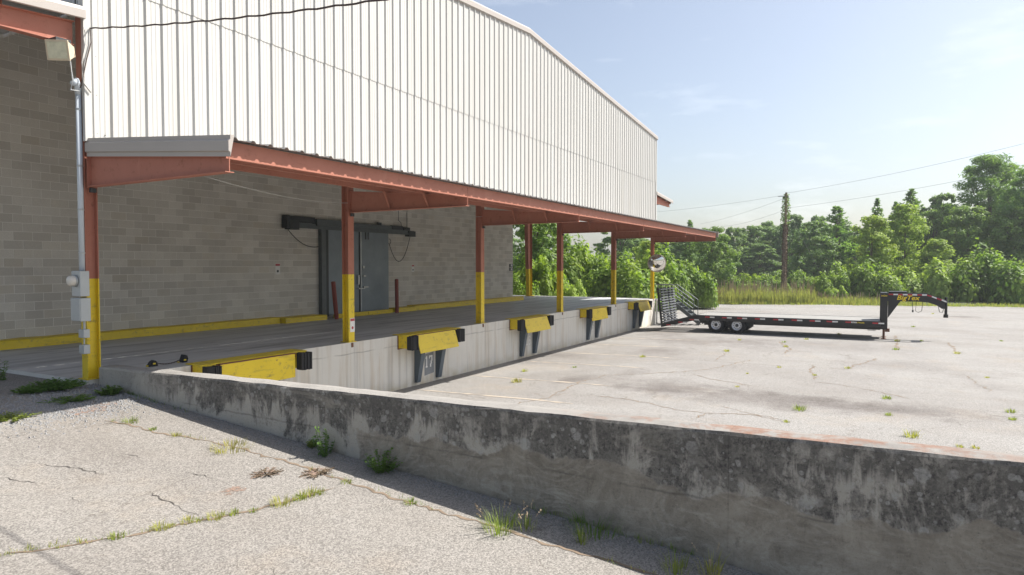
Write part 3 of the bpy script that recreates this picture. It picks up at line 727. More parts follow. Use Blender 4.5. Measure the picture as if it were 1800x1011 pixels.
# ------------------------------------------------------------------ dock levelers
def leveler(k_, label, tilt, dull=False):
    xc = S*(k_+.5); t = thing('dock_leveler', (xc, DF, -.4), label, 'dock leveler', 'dock levelers at the numbered bays')
    y0 = DF-.004
    m = MB(); m.box(xc-1.29, xc+1.29, y0-.30, .12, .006, .022); 
    for i in range(12): m.box(xc-1.2+i*.2, xc-1.08+i*.2, y0-.27, .08, .022, .025)
    m.build('deck_plate', 'yellow', t)
    for s_ in (-1, 1):
        a, b = sorted((xc+s_*1.29, xc+s_*.99))
        m = MB(); m.box(a, b, y0-.295, y0, -.335, .005); m.build('bumper_bracket', 'yellow', t, bevel=.01)
        m = MB(); m.box(a-.02, b+.02, y0-.02, y0+.001, -.37, .0); m.build('wall_plate', 'rust', t)
        m = MB(); n = 7
        for i in range(n):                    # laminated rubber, uneven edges
            xa = a+(b-a)*i/n; m.box(xa+.002, xa+(b-a)/n-.002, y0-.43-random.uniform(0, .03), y0-.296, -.36-random.uniform(0, .025), .0-random.uniform(.0, .02))
        m.build('bumper', 'rubber', t)
    m = MB(); m.box(xc-.985, xc+.985, y0-.29, y0-.02, -.10, .004); m.build('frame', 'rust', t)
    hx, hy = math.sin(tilt), -math.cos(tilt)
    yh, zh = y0-.33, -.012
    L = .50; th = .022
    m = MB(); m.prism([(yh, zh), (yh-hx*L, zh+hy*L), (yh-hx*L-th*.9, zh+hy*L+.004), (yh-th, zh+.012)], xc-.94, xc+.90, 'x'); m.build('lip', 'yellow', t, bevel=.004)
    m = MB(); m.tube([(xc-.95, yh-.005, zh+.005), (xc+.92, yh-.005, zh+.005)], .02, 8); m.build('hinge', 'rust', t)
    for d in (-.58, .42):
        m = MB(); m.prism([(y0, -.10), (y0-.30, -.10), (y0-.28, -.36), (y0-.09, -1.36), (y0, -1.36)], xc+d, xc+d+.17, 'x'); m.build('support_leg', 'slate', t)
    return t
leveler(0, 'bright yellow dock leveler by the retaining wall with its lip hanging straight down', .02)
leveler(1, 'yellow dock leveler above the white number seventeen on a grey patch', .30)
leveler(2, 'yellow dock leveler above the stencilled number sixteen', .36)
leveler(3, 'yellow dock leveler above the stencilled number fifteen, its lip nearly upright', .18)
leveler(4, 'yellow dock leveler behind the parked trailer ramps', .45)

# ------------------------------------------------------------------ sliding door on the block wall
dr = thing('sliding_door', (13, CY, 0), 'grey steel double sliding cold store door with overhead track', 'door')
yd = CY-.03
m = MB(); m.box(11.52, 13.15, yd-.12, yd-.02, .10, 3.16); m.build('door_leaf', 'door', dr, bevel=.01)
m = MB(); m.box(13.20, 14.83, yd-.12, yd-.02, .10, 3.18); m.build('door_leaf', 'door', dr, bevel=.01)
m = MB(); m.box(11.15, 11.36, yd-.16, yd, 0, 3.18); m.box(11.36, 11.50, yd-.05, yd, 0, 3.18); m.build('jamb', 'rail', dr)
m = MB(); m.box(11.37, 11.51, yd-.13, yd-.055, .05, 3.16); m.build('gasket', 'dark', dr)
m = MB(); m.box(9.62, 16.42, yd-.20, yd-.02, 3.20, 3.30); m.box(9.62, 16.42, yd-.22, yd-.19, 3.12, 3.22); m.build('track', 'rail', dr)
m = MB(); m.box(10.85, 12.3, yd-.26, yd-.02, 3.24, 3.47); m.box(12.3, 14.9, yd-.24, yd-.02, 3.30, 3.43); m.build('track_hood', 'rail', dr)
m = MB(); m.box(9.62, 10.85, yd-.16, yd-.02, 3.32, 3.52); m.build('drive_rail', 'dark', dr)
m = MB(); m.box(9.50, 9.60, yd-.28, yd-.02, 3.10, 3.52); m.box(9.6, 10.0, yd-.30, yd-.04, 3.06, 3.40); m.build('motor', 'dark', dr)
m = MB(); m.box(16.0, 16.45, yd-.24, yd-.03, 3.06, 3.28); m.build('end_stop', 'dark', dr)
for xa, xb, z in ((14.2, 14.35, 3.44), (15.0, 15.7, 3.36), (15.75, 16.15, 3.33), (12.28, 12.42, 3.44)):
    m = MB(); m.box(xa, xb, yd-.18, yd-.06, z-.05, z+.10); m.build('roller', 'dark', dr)
m = MB(); m.tube([(13.175, yd-.15, .12), (13.175, yd-.15, 3.15)], .028, 8); m.build('edge_pipe', 'galv', dr)
m = MB(); m.box(13.10, 13.165, yd-.14, yd-.10, .1, 3.15); m.build('edge_seal', 'dark', dr)
for (xa, xb, za, zb) in ((12.98, 13.06, 1.15, 1.5), (13.28, 13.42, 1.44, 1.49), (13.30, 13.55, 1.02, 1.07), (13.0, 13.35, .98, 1.02), (13.25, 13.34, 1.75, 1.85)):
    m = MB(); m.box(xa, xb, yd-.19, yd-.12, za, zb); m.build('latch', 'galv', dr)
for xa in (12.75, 13.45, 13.6):
    m = MB(); m.box(xa, xa+.05, yd-.15, yd-.12, 2.85, 3.12); m.build('hanger_strap', 'rail', dr)
def sag(p, q, drop, n=14):
    p, q = Vector(p), Vector(q); return [p.lerp(q, i/n)-Vector((0, 0, drop*4*(i/n)*(1-i/n))) for i in range(n+1)]
m = MB(); m.tube(sag((9.55, yd-.1, 3.2), (11.16, yd-.1, 2.55), .28), .013, 6); m.build('cable', 'dark', dr)
m = MB(); m.tube(sag((14.9, yd-.1, 2.72), (16.25, yd-.1, 3.05), .85), .013, 6); m.build('cable', 'dark', dr)
m = MB(); m.tube([(14.9+.1*math.sin(a), yd-.1, 2.82+.1*math.cos(a)) for a in [R(20*i) for i in range(17)]], .012, 6); m.build('cable', 'dark', dr)
m = MB(); m.tube([(16.1, yd-.06, 3.3), (16.1, yd-.06, 4.1)], .014, 6); m.tube([(15.75, yd-.06, 3.4), (15.7, yd-.06, 3.62), (15.55, yd-.06, 3.7), (15.55, yd-.06, 4.1)], .012, 6); m.build('conduit', 'dark', dr)

# bollards
for (p, q, lab) in (((11.22, 5.30, 0), (10.98, 5.22, 1.30), 'leaning red steel pipe bollard at the left door leaf'), ((14.72, 5.45, 0), (14.70, 5.45, 1.32), 'upright red steel pipe bollard at the right door leaf')):
    m = MB(); m.tube([p, Vector(p).lerp(Vector(q), .5), q, Vector(q)+Vector((0, 0, .02))], [.075, .075, .075, .05], 14); tag(m.build('bollard', 'bollard', smooth=False), lab, 'bollard')

# small warning signs
def sign(x, y, z, w_, h_, nx, lab):
    t = thing('warning_sign', (x, y, z), lab, 'sign')
    m = MB(); m.box(x-w_/2, x+w_/2, y-.006, y, z-h_/2, z+h_/2); m.build('plate', 'white', t)
    m = MB(); m.box(x-w_/2+.01, x+w_/2-.01, y-.010, y-.006, z+h_*.28, z+h_*.46); m.build('header', 'sign_red', t)
    m = MB(); m.lathe([(0, 0), (w_*.22, 0), (w_*.22, .004), (0, .004)], (x, y-.007, z-h_*.2), (0, -1, 0), 8); m.build('symbol', nx, t)
sign(9.33, CY-.024, 1.75, .20, .36, 'dark', 'small white warning sign on the block wall left of the sliding door')
sign(16.57, CY-.024, 1.74, .17, .30, 'dark', 'small white warning sign on the block wall right of the sliding door')
sign(S+.02, -.053, .42, .16, .34, 'sign_red', 'white warning sticker with red marks near the foot of a yellow column')
t = thing('switch_box', (25.06, CY-.02, 1.75), 'pair of small dark switch boxes at the far end of the block wall', 'switch box')
for z in (1.66, 1.86): m = MB(); m.box(24.9, 25.2, CY-.10, CY-.021, z-.08, z+.08); m.build('enclosure', 'grey', t, bevel=.01)
for z in (1.66, 1.86): m = MB(); m.box(24.95, 25.05, CY-.115, CY-.10, z-.04, z+.05); m.build('cover', 'white', t)

# ------------------------------------------------------------------ electrical gear on the corner column
xf = -.108
m = MB(); m.tube([(xf-.045, -.02, 1.78), (xf-.045, -.02, 4.62)], .042, 12)
cdn = thing('conduit_pipe', (xf, -.02, 1.8), 'pale blue grey plastic conduit pipe up the corner column', 'pipe'); m.build('pipe', 'pvc', cdn, True)
for z in (2.05, 2.75, 3.45, 4.35): m = MB(); m.lathe([(.043, 0), (.050, 0), (.050, .03), (.043, .03)], (xf-.045, -.02, z), (0, 0, 1), 12); m.build('strap', 'galv', cdn)
m = MB(); m.tube([(xf-.05, -.02, 4.6), (xf-.05, -.03, 4.72), (xf-.10, -.06, 4.80), (xf-.17, -.10, 4.74)], [.045, .055, .055, .045], 10); m.build('weather_head', 'pvc', cdn, True)
t = thing('electric_meter', (xf, 0, 1.4), 'grey electric meter box with round glass dial on the corner column', 'electric meter')
m = MB(); m.box(xf-.15, xf-.002, -.15, .10, 1.37, 1.78); m.build('enclosure', 'box', t, bevel=.01)
m = MB(); m.lathe([(0, .12), (.05, .118), (.078, .10), (.085, .06), (.085, 0)], (xf-.15, -.02, 1.62), (-1, 0, 0), 20); m.build('dial', 'glass', t, True)
m = MB(); m.lathe([(.085, .0), (.097, .0), (.097, .03), (.086, .03)], (xf-.15, -.02, 1.62), (-1, 0, 0), 20); m.build('ring', 'galv', t, True)
t = thing('disconnect_box', (xf, 0, 1), 'grey steel disconnect box under the electric meter', 'electric box')
m = MB(); m.box(xf-.16, xf-.002, -.17, .10, .97, 1.345); m.build('enclosure', 'box', t, bevel=.008)
m = MB(); m.box(xf-.172, xf-.16, -.165, .095, .98, 1.335); m.build('cover', 'box', t, bevel=.004)
m = MB(); m.tube([(xf-.05, -.06, .83), (xf-.05, -.06, .97)], .018, 8); m.build('nipple', 'galv', t)
for z0, z1, lab in ((.70, .835, 'small grey junction box below the disconnect box'), (.44, .585, 'lowest small metal outlet box on the corner column')):
    m = MB(); m.box(xf-.10, xf-.002, -.13, .02, z0, z1); m.tube([(xf-.05, -.05, z1), (xf-.05, -.05, z1+.1)], .012, 6); tag(m.build('junction_box', 'box', bevel=.008), lab, 'electric box')
# floodlight under the side canopy
t = thing('flood_light', (-.45, -.2, 5.2), 'tan floodlight with yellowed lens under the side canopy', 'floodlight')
def obox(m, c, ax, ay, az, hx, hy, hz, taper=1.0):
    c = Vector(c); v = []
    for sx in (-1, 1):
        k = taper if sx > 0 else 1
        for sy, sz in ((-1, -1), (1, -1), (1, 1), (-1, 1)): v.append(c+ax*hx*sx+ay*hy*sy*k+az*hz*sz*k)
    m.add(v, [(0, 1, 2, 3), (7, 6, 5, 4), (0, 4, 5, 1), (1, 5, 6, 2), (2, 6, 7, 3), (3, 7, 4, 0)])
ax = Vector((-.80, -.55, -.22)).normalized(); ay = ax.cross(Vector((0, 0, 1))).normalized(); az = ay.cross(ax)*-1
fc = on_y(112, 90, -.22)
m = MB(); obox(m, fc, -ax, ay, az, .16, .155, .14, .55); m.build('housing', 'tan', t, bevel=.01)
m = MB(); obox(m, fc+ax*.168, ax, ay, az, .012, .165, .15); m.build('bezel', 'tan', t, bevel=.005)
m = MB(); obox(m, fc+ax*.183, ax, ay, az, .006, .135, .12); m.build('lens', 'lens', t)
m = MB(); m.beam(fc+az*.12, (fc.x+.02, fc.y+.12, 5.38), .05, .02); m.box(fc.x-.12, fc.x+.1, fc.y-.02, fc.y+.26, 5.30, 5.365); m.build('bracket', 'dark', t)
m = MB(); q = on_y(128, 140, -.2); m.tube([fc-ax*.14, fc-ax*.18+Vector((0, 0, -.15)), q, on_y(124, 158, -.2), on_y(138, 160, -.12)], .012, 6); m.build('cord', 'galv', t)

# service wires
def wire(pts, r, name, mat, lab, n=None):
    m = MB(); m.tube(pts, r, 6); return tag(m.build(name, mat, smooth=True), lab, 'wire')
a = on_y(158, 50, -.16)
pts = sag(a, (-1.0, -32, 6.3), 1.42, 200)      # runs off over the ramp toward its pole
pts = [p+Vector((0, 0, .008*math.sin(i*1.9) if i < 70 else 0)) for i, p in enumerate(pts)]
wire(pts, .012, 'service_wire', 'wire', 'brown twisted overhead service wire crossing the white siding')
wire([on_y(148, 48, -.17), on_y(152, 75, -.17), on_y(144, 110, -.17), on_y(146, 145, -.17), on_y(160, 163, -.17)], .011, 'service_lead', 'thinwire', 'thin pale lead wires hanging beside the corner column')
wire([a, on_y(160, 75, -.17), on_y(152, 105, -.17), on_y(146, 135, -.16), on_y(141, 155, -.16)], .009, 'service_lead', 'wire', 'thin dark lead wire looping down to the conduit head')
wire(sag((.02, -2.85, 3.14), (5.95, -.09, 3.36), .10, 20), .006, 'slack_wire', 'thinwire', 'thin pale wire slung under the canopy near the corner column')
wire(sag((6.2, -.09, 3.40), (12.1, -.09, 3.42), .12, 20), .006, 'slack_wire', 'thinwire', 'thin pale wire slung between two middle columns under the canopy')

# convex mirror on the far corner column
t = thing('convex_mirror', (30.3, -.2, 1.95), 'round convex traffic mirror on the far corner column', 'mirror')
mc = Vector((30.15, -.32, 1.98)); md = Vector((-.88, -.40, -.26)).normalized()
m = MB(); m.lathe([(0, .15), (.15, .136), (.30, .089), (.43, .028), (.48, 0)], mc, md, 32); m.build('mirror_face', 'chrome', t, True)
m = MB(); m.lathe([(.47, .012), (.51, .012), (.51, -.03), (.38, -.06), (0, -.08)], mc, md, 32); m.build('rim', 'tan', t, True)
m = MB(); m.tube([mc-md*.07, (30.38, -.03, 1.98)], .025, 8); m.build('bracket', 'dark', t)

# wheel chocks with chain
ch = [on_z(267, 644, 0), on_z(321, 637, 0)]
for i, p in enumerate(ch):
    t = thing('wheel_chock', p, ['black rubber wheel chock lying flat at one end of the chain', 'black rubber wheel chock standing on end at the far end of the chain'][i], 'wheel chock', 'chained wheel chocks')
    m = MB(); yw = .065
    pr = [(-.09, 0), (.09, 0), (.07, .08), (.03, .115), (-.02, .09)] if i == 0 else [(-.04, 0), (.06, 0), (.085, .065), (.065, .13), (.01, .155), (-.02, .08)]
    m.prism([(p.x+a, b) for a, b in pr], p.y-yw, p.y+yw, 'y'); m.build('body', 'rubber', t, bevel=.015)
    m = MB(); m.box(p.x-.02, p.x+.03, p.y-yw-.004, p.y-yw, .04, .065); m.box(p.x-.095, p.x-.088, p.y-.03, p.y+.03, .005, .03); m.build('stripe', 'yellow', t)
m = MB(); pts = sag(ch[0]+Vector((.1, 0, .05)), ch[1]+Vector((-.05, 0, .06)), .045, 30)
for i in range(0, 30, 1):
    m.beam(pts[i], pts[i+1], .022 if i % 2 else .008, .008 if i % 2 else .022)
tag(m.build('chain', 'wire'), 'short rusty chain linking the two wheel chocks', 'chain')

# ------------------------------------------------------------------ retaining wall
rw = thing('retaining_wall', (.15, -9, -1.4), 'long weathered concrete retaining wall with black mildew beside the ramp', 'wall')
def wt(y): return .215 - .0125*y
edges = [-.17, -1.55, -4.9, -7.83, -10.15, -13.4, -18.5]
for a, b in zip(edges[:-1], edges[1:]):
    m = MB(); n = max(3, int((a-b)/.22)); vs = []
    for i in range(n+1):
        y = a-.0012+(b-a+.0024)*i/n; h = wt(y)
        j = lambda s_: noise.noise(Vector((y*2.3, s_, 0)))*.014+noise.noise(Vector((y*7, s_, 3)))*.007
        vs += [(0+j(1)*.5, y, -1.9), (0+j(2)*.6, y, -.4), (0+j(3)*.5, y, h-.035+j(4)), (.018, y, h-.006+j(5)), (.17, y, h+.004+j(6)), (.305, y, h-.008+j(7)), (.32, y, h-.04), (.32, y, -1.9)]
    k = 8
    m.add(vs, [(i*k+q, i*k+q+1, (i+1)*k+q+1, (i+1)*k+q) for i in range(n) for q in range(k-1)]+[tuple(range(k))[::-1], tuple(range(n*k, n*k+k))])
    m.build('wall_section', 'retain', rw)
# gravel drifted along its foot and at the corner
m = MB()
def pebble(m, p, r):
    a = random.uniform(0, 6.28); v = [p+Vector((math.cos(a+t)*r*random.uniform(.6, 1), math.sin(a+t)*r*random.uniform(.6, 1), 0)) for t in (0, 2.1, 4.2)]+[p+Vector((0, 0, r*.7))]
    m.add(v, [(0, 1, 3), (1, 2, 3), (2, 0, 3)])
for i in range(7600):
    if i < 2600: y = -random.uniform(.2, 14); x = -abs(random.gauss(0, .16))-.01
    else: x = -abs(random.gauss(.75, .65)); y = random.gauss(-.75, .5)+(.25*x); 
    if y > .3: continue
    pebble(m, Vector((x, y, ramp_z(y)-.001)), random.uniform(.006, .018) if i < 2600 else random.uniform(.008, .030))
o = m.build('gravel', 'gravel'); o['kind'] = 'stuff'; tag(o, 'loose grey gravel strewn at the foot of the retaining wall', 'gravel')

# ------------------------------------------------------------------ steps beyond the dock
t = thing('steel_stairs', (31.2, -1.2, -1.4), 'steel stairs with pipe railings at the far end of the dock', 'stairs')
m = MB(); m.box(30.75, 31.75, -1.0, .3, -.10, -.04); m.build('landing', 'rail', t)
for i in range(6): m = MB(); m.box(30.80, 31.70, -1.25-.26*i, -1.0-.26*i, -.26-.2*i, -.22-.2*i); m.build('tread', 'rail', t)
for x in (30.77, 31.73): m = MB(); m.beam((x, -1.0, -.14), (x, -2.55, -1.33), .04, .2); m.build('stringer', 'rail', t)
for x in (30.77, 31.73):
    m = MB()
    for dz in (0, -.45): m.tube([(x, .1, .78+dz), (x, -1.02, .78+dz), (x, -2.2, -.06+dz)], .022, 8)
    for y, z0, z1 in ((.1, -.1, .78), (-.5, -.1, .78), (-1.02, -.1, .78), (-1.6, -.6, .37), (-2.2, -1.05, -.06)): m.tube([(x, y, z0), (x, y, z1)], .02, 8)
    m.build('railing', 'rail', t)
m = MB(); m.tube([(30.74, -.14, -1.4), (30.74, -.14, -.02)], .05, 10); m.tube([(30.74, -.14, -1.38), (30.70, -.45, -1.40)], .05, 10)
tag(m.build('drain_pipe', 'white'), 'white drain pipe at the far dock corner', 'pipe')

# ------------------------------------------------------------------ gooseneck trailer
tr = thing('gooseneck_trailer', (28.05, -6, -1.37), 'black gooseneck flatbed trailer with raised rear ramps backed to the last bay', 'trailer')
XN, XF, XC = 26.75, 29.35, 28.05; GZ = -1.37
m = MB()
for x in (XN, XF-.10): m.box(x, x+.10, -11.2, -3.32, -.80, -.545)
m.box(XN+.1, XF-.1, -11.2, -11.08, -.80, -.56); m.box(XN+.1, XF-.1, -3.40, -3.32, -.80, -.56)
for x in (27.55, 28.45): m.box(x, x+.12, -11.2, -3.3, -.98, -.62)
for i in range(12): m.box(XN+.1, XF-.1, -11.0+.65*i, -10.92+.65*i, -.72, -.60)
m.build('frame', 'black', tr)
m = MB()
for i in range(11): m.box(XN+.11+i*.216, XN+.11+i*.216+.208, -11.15, -3.34, -.595, -.552)
m.build('deck', 'wood', tr)
m = MB()                                       # sloping slatted dovetail
for x in (XN, XF-.1, XC-.05): m.prism([(-3.32, -.80), (-3.32, -.555), (-1.58, -1.03), (-1.58, -1.22)], x, x+.10, 'x')
for i in range(10):
    y = -3.2+i*.17; z = -.60-(y+3.32)*.273; m.box(XN+.1, XF-.1, y, y+.06, z-.04, z)
m.build('dovetail', 'black', tr)
for xa in (XN+.03, XC+.03):                    # two raised ramps
    rt_ = MB(); xb = xa+1.24
    for x in (xa, xb-.05, (xa+xb)/2-.025): rt_.beam((x+.025, -1.60, -1.05), (x+.025, -1.38, .74), .05, .10)
    rmp = rt_.build('ramp', 'black', tr)
    for i in range(13):
        f_ = (i+.5)/13; y = -1.60+.22*f_; z = -1.02+1.74*f_; q = MB(); q.box(xa+.05, xb-.05, y-.15, y-.01, z-.03, z+.03); q.build('rung', 'rung', rmp)
m = MB(); m.tube([(XN+.06, -2.3, -.86), (XN+.06, -1.62, -.40)], .02, 6); m.build('ramp_strut', 'black', tr)
def wheel(x, y, s_):
    w_ = MB(); z = GZ+.385
    w_.lathe([(.235, .0), (.30, .0), (.36, .015), (.385, .045), (.385, .19), (.36, .22), (.235, .235)], (x, y, z), (s_, 0, 0), 32); wt_ = w_.build('tyre', 'rubber', tr, True)
    r_ = MB(); r_.lathe([(.237, .19), (.237, .225), (.215, .225), (.205, .17), (.12, .185), (.09, .19), (.0, .19)], (x, y, z), (s_, 0, 0), 32); rim = r_.build('rim', 'rim', wt_, True)
    h = MB(); h.lathe([(.075, .185), (.075, .215), (.045, .25), (0, .255)], (x, y, z), (s_, 0, 0), 16)
    for j in range(10):
        a = j*math.pi/5; h.lathe([(0, .0), (.020, .0), (.020, .012), (0, .012)], (x+s_*.172, y+math.cos(a)*.155, z+math.sin(a)*.155), (s_, 0, 0), 8)
    h.build('hub', 'dark', rim)
for y in (-4.26, -5.23):
    wheel(XN+.26, y, -1); wheel(XN+.30, y, 1); wheel(XF-.26, y, 1); wheel(XF-.30, y, -1)
    m = MB(); m.tube([(XN+.3, y, GZ+.385), (XF-.3, y, GZ+.385)], .06, 10); m.build('axle', 'dark', tr)
m = MB(); m.box(27.2, 27.32, -5.9, -3.6, -1.05, -.85); m.box(28.78, 28.9, -5.9, -3.6, -1.05, -.85); m.build('suspension', 'dark', tr)
# reflective tape along the near rail
yy = [-1.85, -2.45, -3.0, -3.75, -4.55, -5.25, -6.05, -6.85, -7.65, -8.4, -9.1, -9.85, -10.9]
for y in yy:
    z = -.63 if y < -3.3 else -.70-(y+3.32)*.265
    m = MB(); m.prism([(y, z-.03+(-.07 if y > -3.3 else 0)*0), (y-.22, z-.03), (y-.22, z+.03), (y, z+.03)], XN-.006, XN-.002, 'x'); m.build('red_reflector', 'redtape', tr)
    m = MB(); m.prism([(y-.23, z-.03), (y-.45, z-.03), (y-.45, z+.03), (y-.23, z+.03)], XN-.006, XN-.002, 'x'); m.build('white_reflector', 'white', tr)
# riser, neck and coupler
m = MB()
for x in (27.50, 28.35): m.box(x, x+.25, -11.47, -11.17, -.95, .66)
m.box(27.74, 28.36, -11.44, -11.2, .40, .66); m.box(27.74, 28.36, -11.44, -11.2, -.9, -.6); m.build('riser', 'black', tr)
NK = [(-11.46, .64), (-12.95, .64), (-13.56, .40), (-13.60, .30), (-13.60, .02), (-13.48, .02), (-13.30, .16), (-12.95, .29), (-12.5, .30), (-11.46, .30)]
for x in (27.62, 28.36):
    m = MB(); m.prism(NK, x, x+.10, 'x'); m.build('neck_beam', 'black', tr)
for x in (27.63, 28.42): m = MB(); m.prism([(-11.48, .30), (-11.95, .30), (-11.48, -.45)], x, x+.03, 'x'); m.build('gusset', 'black', tr)
m = MB(); m.box(27.7, 28.4, -12.2, -11.5, .641, .72); m.build('tool_tray', 'black', tr, bevel=.03)
m = MB(); m.box(27.73, 28.36, -13.6, -13.42, .1, .40); m.tube([(XC, -13.66, -.30), (XC, -13.66, .50)], .055, 12); m.tube([(XC, -13.66, -.38), (XC, -13.66, -.24)], .09, 12); m.build('coupler', 'black', tr)
for x in (27.55, 28.48):
    m = MB(); m.tube([(x, -11.33, GZ+.02), (x, -11.33, -.6)], .05, 10); m.box(x-.1, x+.1, -11.43, -11.23, GZ, GZ+.02); m.box(x-.05, x+.05, -11.56, -11.38, -1.05, -.98); m.build('jack', 'rust', tr)
yq = -11.50
ring = [(-11.5, .655), (-11.85, .655), (-12.2, .655), (-12.55, .655), (-12.9, .655), (-13.2, .50+.04), (-13.5, .425)]
for i in range(12):
    f_ = i/12; L = 2.15*f_; y = -11.5-L; z = .60 if y > -12.95 else .60-(-12.95-y)*.393; y2 = y-.175; z2 = .60 if y2 > -12.95 else .60-(-12.95-y2)*.393
    m = MB(); m.prism([(y, z-.035), (y2, z2-.035), (y2, z2+.025), (y, z+.025)], 27.612, 27.618, 'x'); m.build('red_reflector' if i % 2 == 0 else 'white_reflector', 'redtape' if i % 2 == 0 else 'white', tr)
m = MB(); m.tube([(27.6, -12.55, .31), (27.6, -12.52, -.1), (27.6, -12.62, -.16), (27.6, -12.75, -.1), (27.6, -12.78, .30)], .012, 6); m.tube([(27.6, -12.4, .3), (27.6, -12.42, -.08)], .012, 6); m.box(27.58, 27.62, -12.45, -12.39, -.16, -.06); m.build('cable', 'dark', tr)
m = MB(); m.tube([(27.6, -13.35, .12), (27.6, -13.4, -.12), (27.6, -13.5, -.14), (27.6, -13.56, .04)], .014, 6); m.build('safety_chain', 'rail', tr)
m = MB()
m.tube([(XN+.03, -10.72, -.80), (XN+.03, -10.72, -.94), (XN+.03, -11.02, -.94), (XN+.03, -11.02, -.80)], .018, 6); m.build('step', 'black', tr)
def text(txt, size, loc, name, mat, parent, shear=0.0, sx=1.0):
    cu = bpy.data.curves.new(name, 'FONT'); cu.body = txt; cu.size = size; cu.shear = shear; cu.extrude = .002; cu.offset = size*.018
    o = bpy.data.objects.new('tmp_text', cu); COL.objects.link(o)
    dg = bpy.context.evaluated_depsgraph_get(); me = bpy.data.meshes.new_from_object(o.evaluated_get(dg)); bpy.data.objects.remove(o)
    # reads along -Y when seen from -X
    me.transform(Matrix(((0, 0, -1, loc[0]), (-sx, 0, 0, loc[1]), (0, 1, 0, loc[2]), (0, 0, 0, 1))))
    me.materials.clear(); me.materials.append(M[mat])
    q = bpy.data.objects.new(name, me); COL.objects.link(q); attach(q, parent)
text('BigTex', .27, (27.612, -11.80, .37), 'lettering', 'decal', tr, .25, 1.12)
text('14GN', .10, (27.494, -11.20, .50), 'lettering', 'decal', tr, .1, .95)
text('BIG TEX TRAILERS', .075, (XN-.004, -10.12, -.66), 'lettering', 'decal', tr, 0, .78)

# ------------------------------------------------------------------ utility pole and far wires
pb = on_z(1377, 528, -1.30)
pole = thing('utility_pole', pb, 'wooden utility pole wrapped in dead vine beside the tall grass', 'utility pole')
m = MB(); ptop = pb+Vector((.25, -.1, 9.75)); m.tube([pb-Vector((0, 0, .5)), pb.lerp(ptop, .5), ptop], [.15, .13, .10], 10); m.build('pole_shaft', 'polewood', pole)
m = MB()
for i in range(2600):
    f_ = random.random()**.9; c = pb.lerp(ptop, f_*.985); a = random.uniform(0, 6.28)
    r_ = (.15-.05*f_)+random.uniform(0, .07 if f_ < .72 else .28*min(1, (1.03-f_)*5+.25)); p = c+Vector((math.cos(a)*r_, math.sin(a)*r_, 0)); l = random.uniform(.06, .13)
    d = Vector((math.cos(a)*.4, math.sin(a)*.4, random.uniform(-1, .3))).normalized()*l; s_ = d.cross(Vector((random.random(), random.random(), .3))).normalized()*l*.5
    m.cur = 1 if f_ > .72 and random.random() < .75 else 0
    m.add([p, p+d*.5+s_, p+d, p+d*.5-s_], [(0, 1, 2, 3)])
m.build('dead_vine', ['brown', 'leafF'], pole)
m = MB(); m.beam(ptop+RT*-.75+Vector((0, 0, -.35)), ptop+RT*.15+Vector((0, 0, -.35)), .05, .05); m.build('bracket', 'farwire', pole)
def at(px, py, d): q = ray(px, py); return CAM+q*d
dp = (ptop-CAM).dot(FW)
for (p0, p1, p2, lab) in (((1380, 340), None, (1830, 245, dp-14), 'upper power line running from the pole over the right hand woods'), ((1383, 366), None, (1830, 288, dp-10), 'lower cable running from the pole toward the right hand woods'),
                          ((1379, 343), None, (1100, 376, dp+22), 'upper power line from the pole toward the building'), ((1378, 349), None, (1230, 394, dp+40), 'thin guy line descending from the pole toward the woods'),
                          ((1372, 372), None, (1270, 398, dp+40), 'lower thin line descending from the pole to the trees')):
    A = at(*p0, dp); B = at(*p2); m = MB(); m.tube(sag(A, B, .25, 20), .010, 5); tag(m.build('power_line', 'farwire'), lab, 'power line')
gy = thing('guy_wire', on_z(1462, 520, -1.3), 'guy wire with yellow guard anchoring the utility pole', 'guy wire')
A = at(1384, 368, dp); B = on_z(1464, 522, -1.3); m = MB(); m.tube([A, B], .014, 5); m.build('strand', 'farwire', gy)
m = MB(); m.tube([A.lerp(B, .76), A.lerp(B, .99)], .04, 6); m.build('guard', 'yellow', gy)

# ------------------------------------------------------------------ vegetation
rnd = random.Random(21)
def rv():
    while True:
        v = Vector((rnd.uniform(-1, 1), rnd.uniform(-1, 1), rnd.uniform(-1, 1)))
        if .05 < v.length < 1: return v
def leafq(m, p, nrm, s, asp=.62):
    nrm = nrm.normalized(); a = nrm.cross(rv()).normalized(); b = nrm.cross(a)
    m.add([p-a*s, p+b*s*asp+nrm*s*.12, p+a*s, p-b*s*asp+nrm*s*.12], [(0, 1, 2, 3)])
def broad_crown(h, w_, base, nb, nl, ls, shape=1.0, asp=.62):
    """clumps of leaf faces in an uneven crown; unit metres, trunk base at origin"""
    m = MB(); cc = []
    for i in range(nb):
        t = rnd.random()**.85; z = base+(h-base)*t
        prof = math.sqrt(max(.03, 1-((t-.42)/.60)**2))*shape
        a = rnd.uniform(0, 6.28); rr = w_*prof*math.sqrt(rnd.random())*rnd.uniform(.75, 1.05)
        r0 = w_*rnd.uniform(.11, .30)*(1-.35*t); cc.append((Vector((math.cos(a)*rr, math.sin(a)*rr, z)), r0))
    for c, r0 in cc:
        out = Vector((c.x, c.y, (c.z-(base+h)/2)*.6))
        for j in range(nl):
            d = rv().normalized(); d.z = d.z*.75+.12
            q = c+d*r0*rnd.uniform(.45, 1.08)
            leafq(m, q, d+out*.2/w_+rv()*.8+Vector((0, 0, .35)), ls*rnd.uniform(.5, 1.3), asp)
    return m, cc
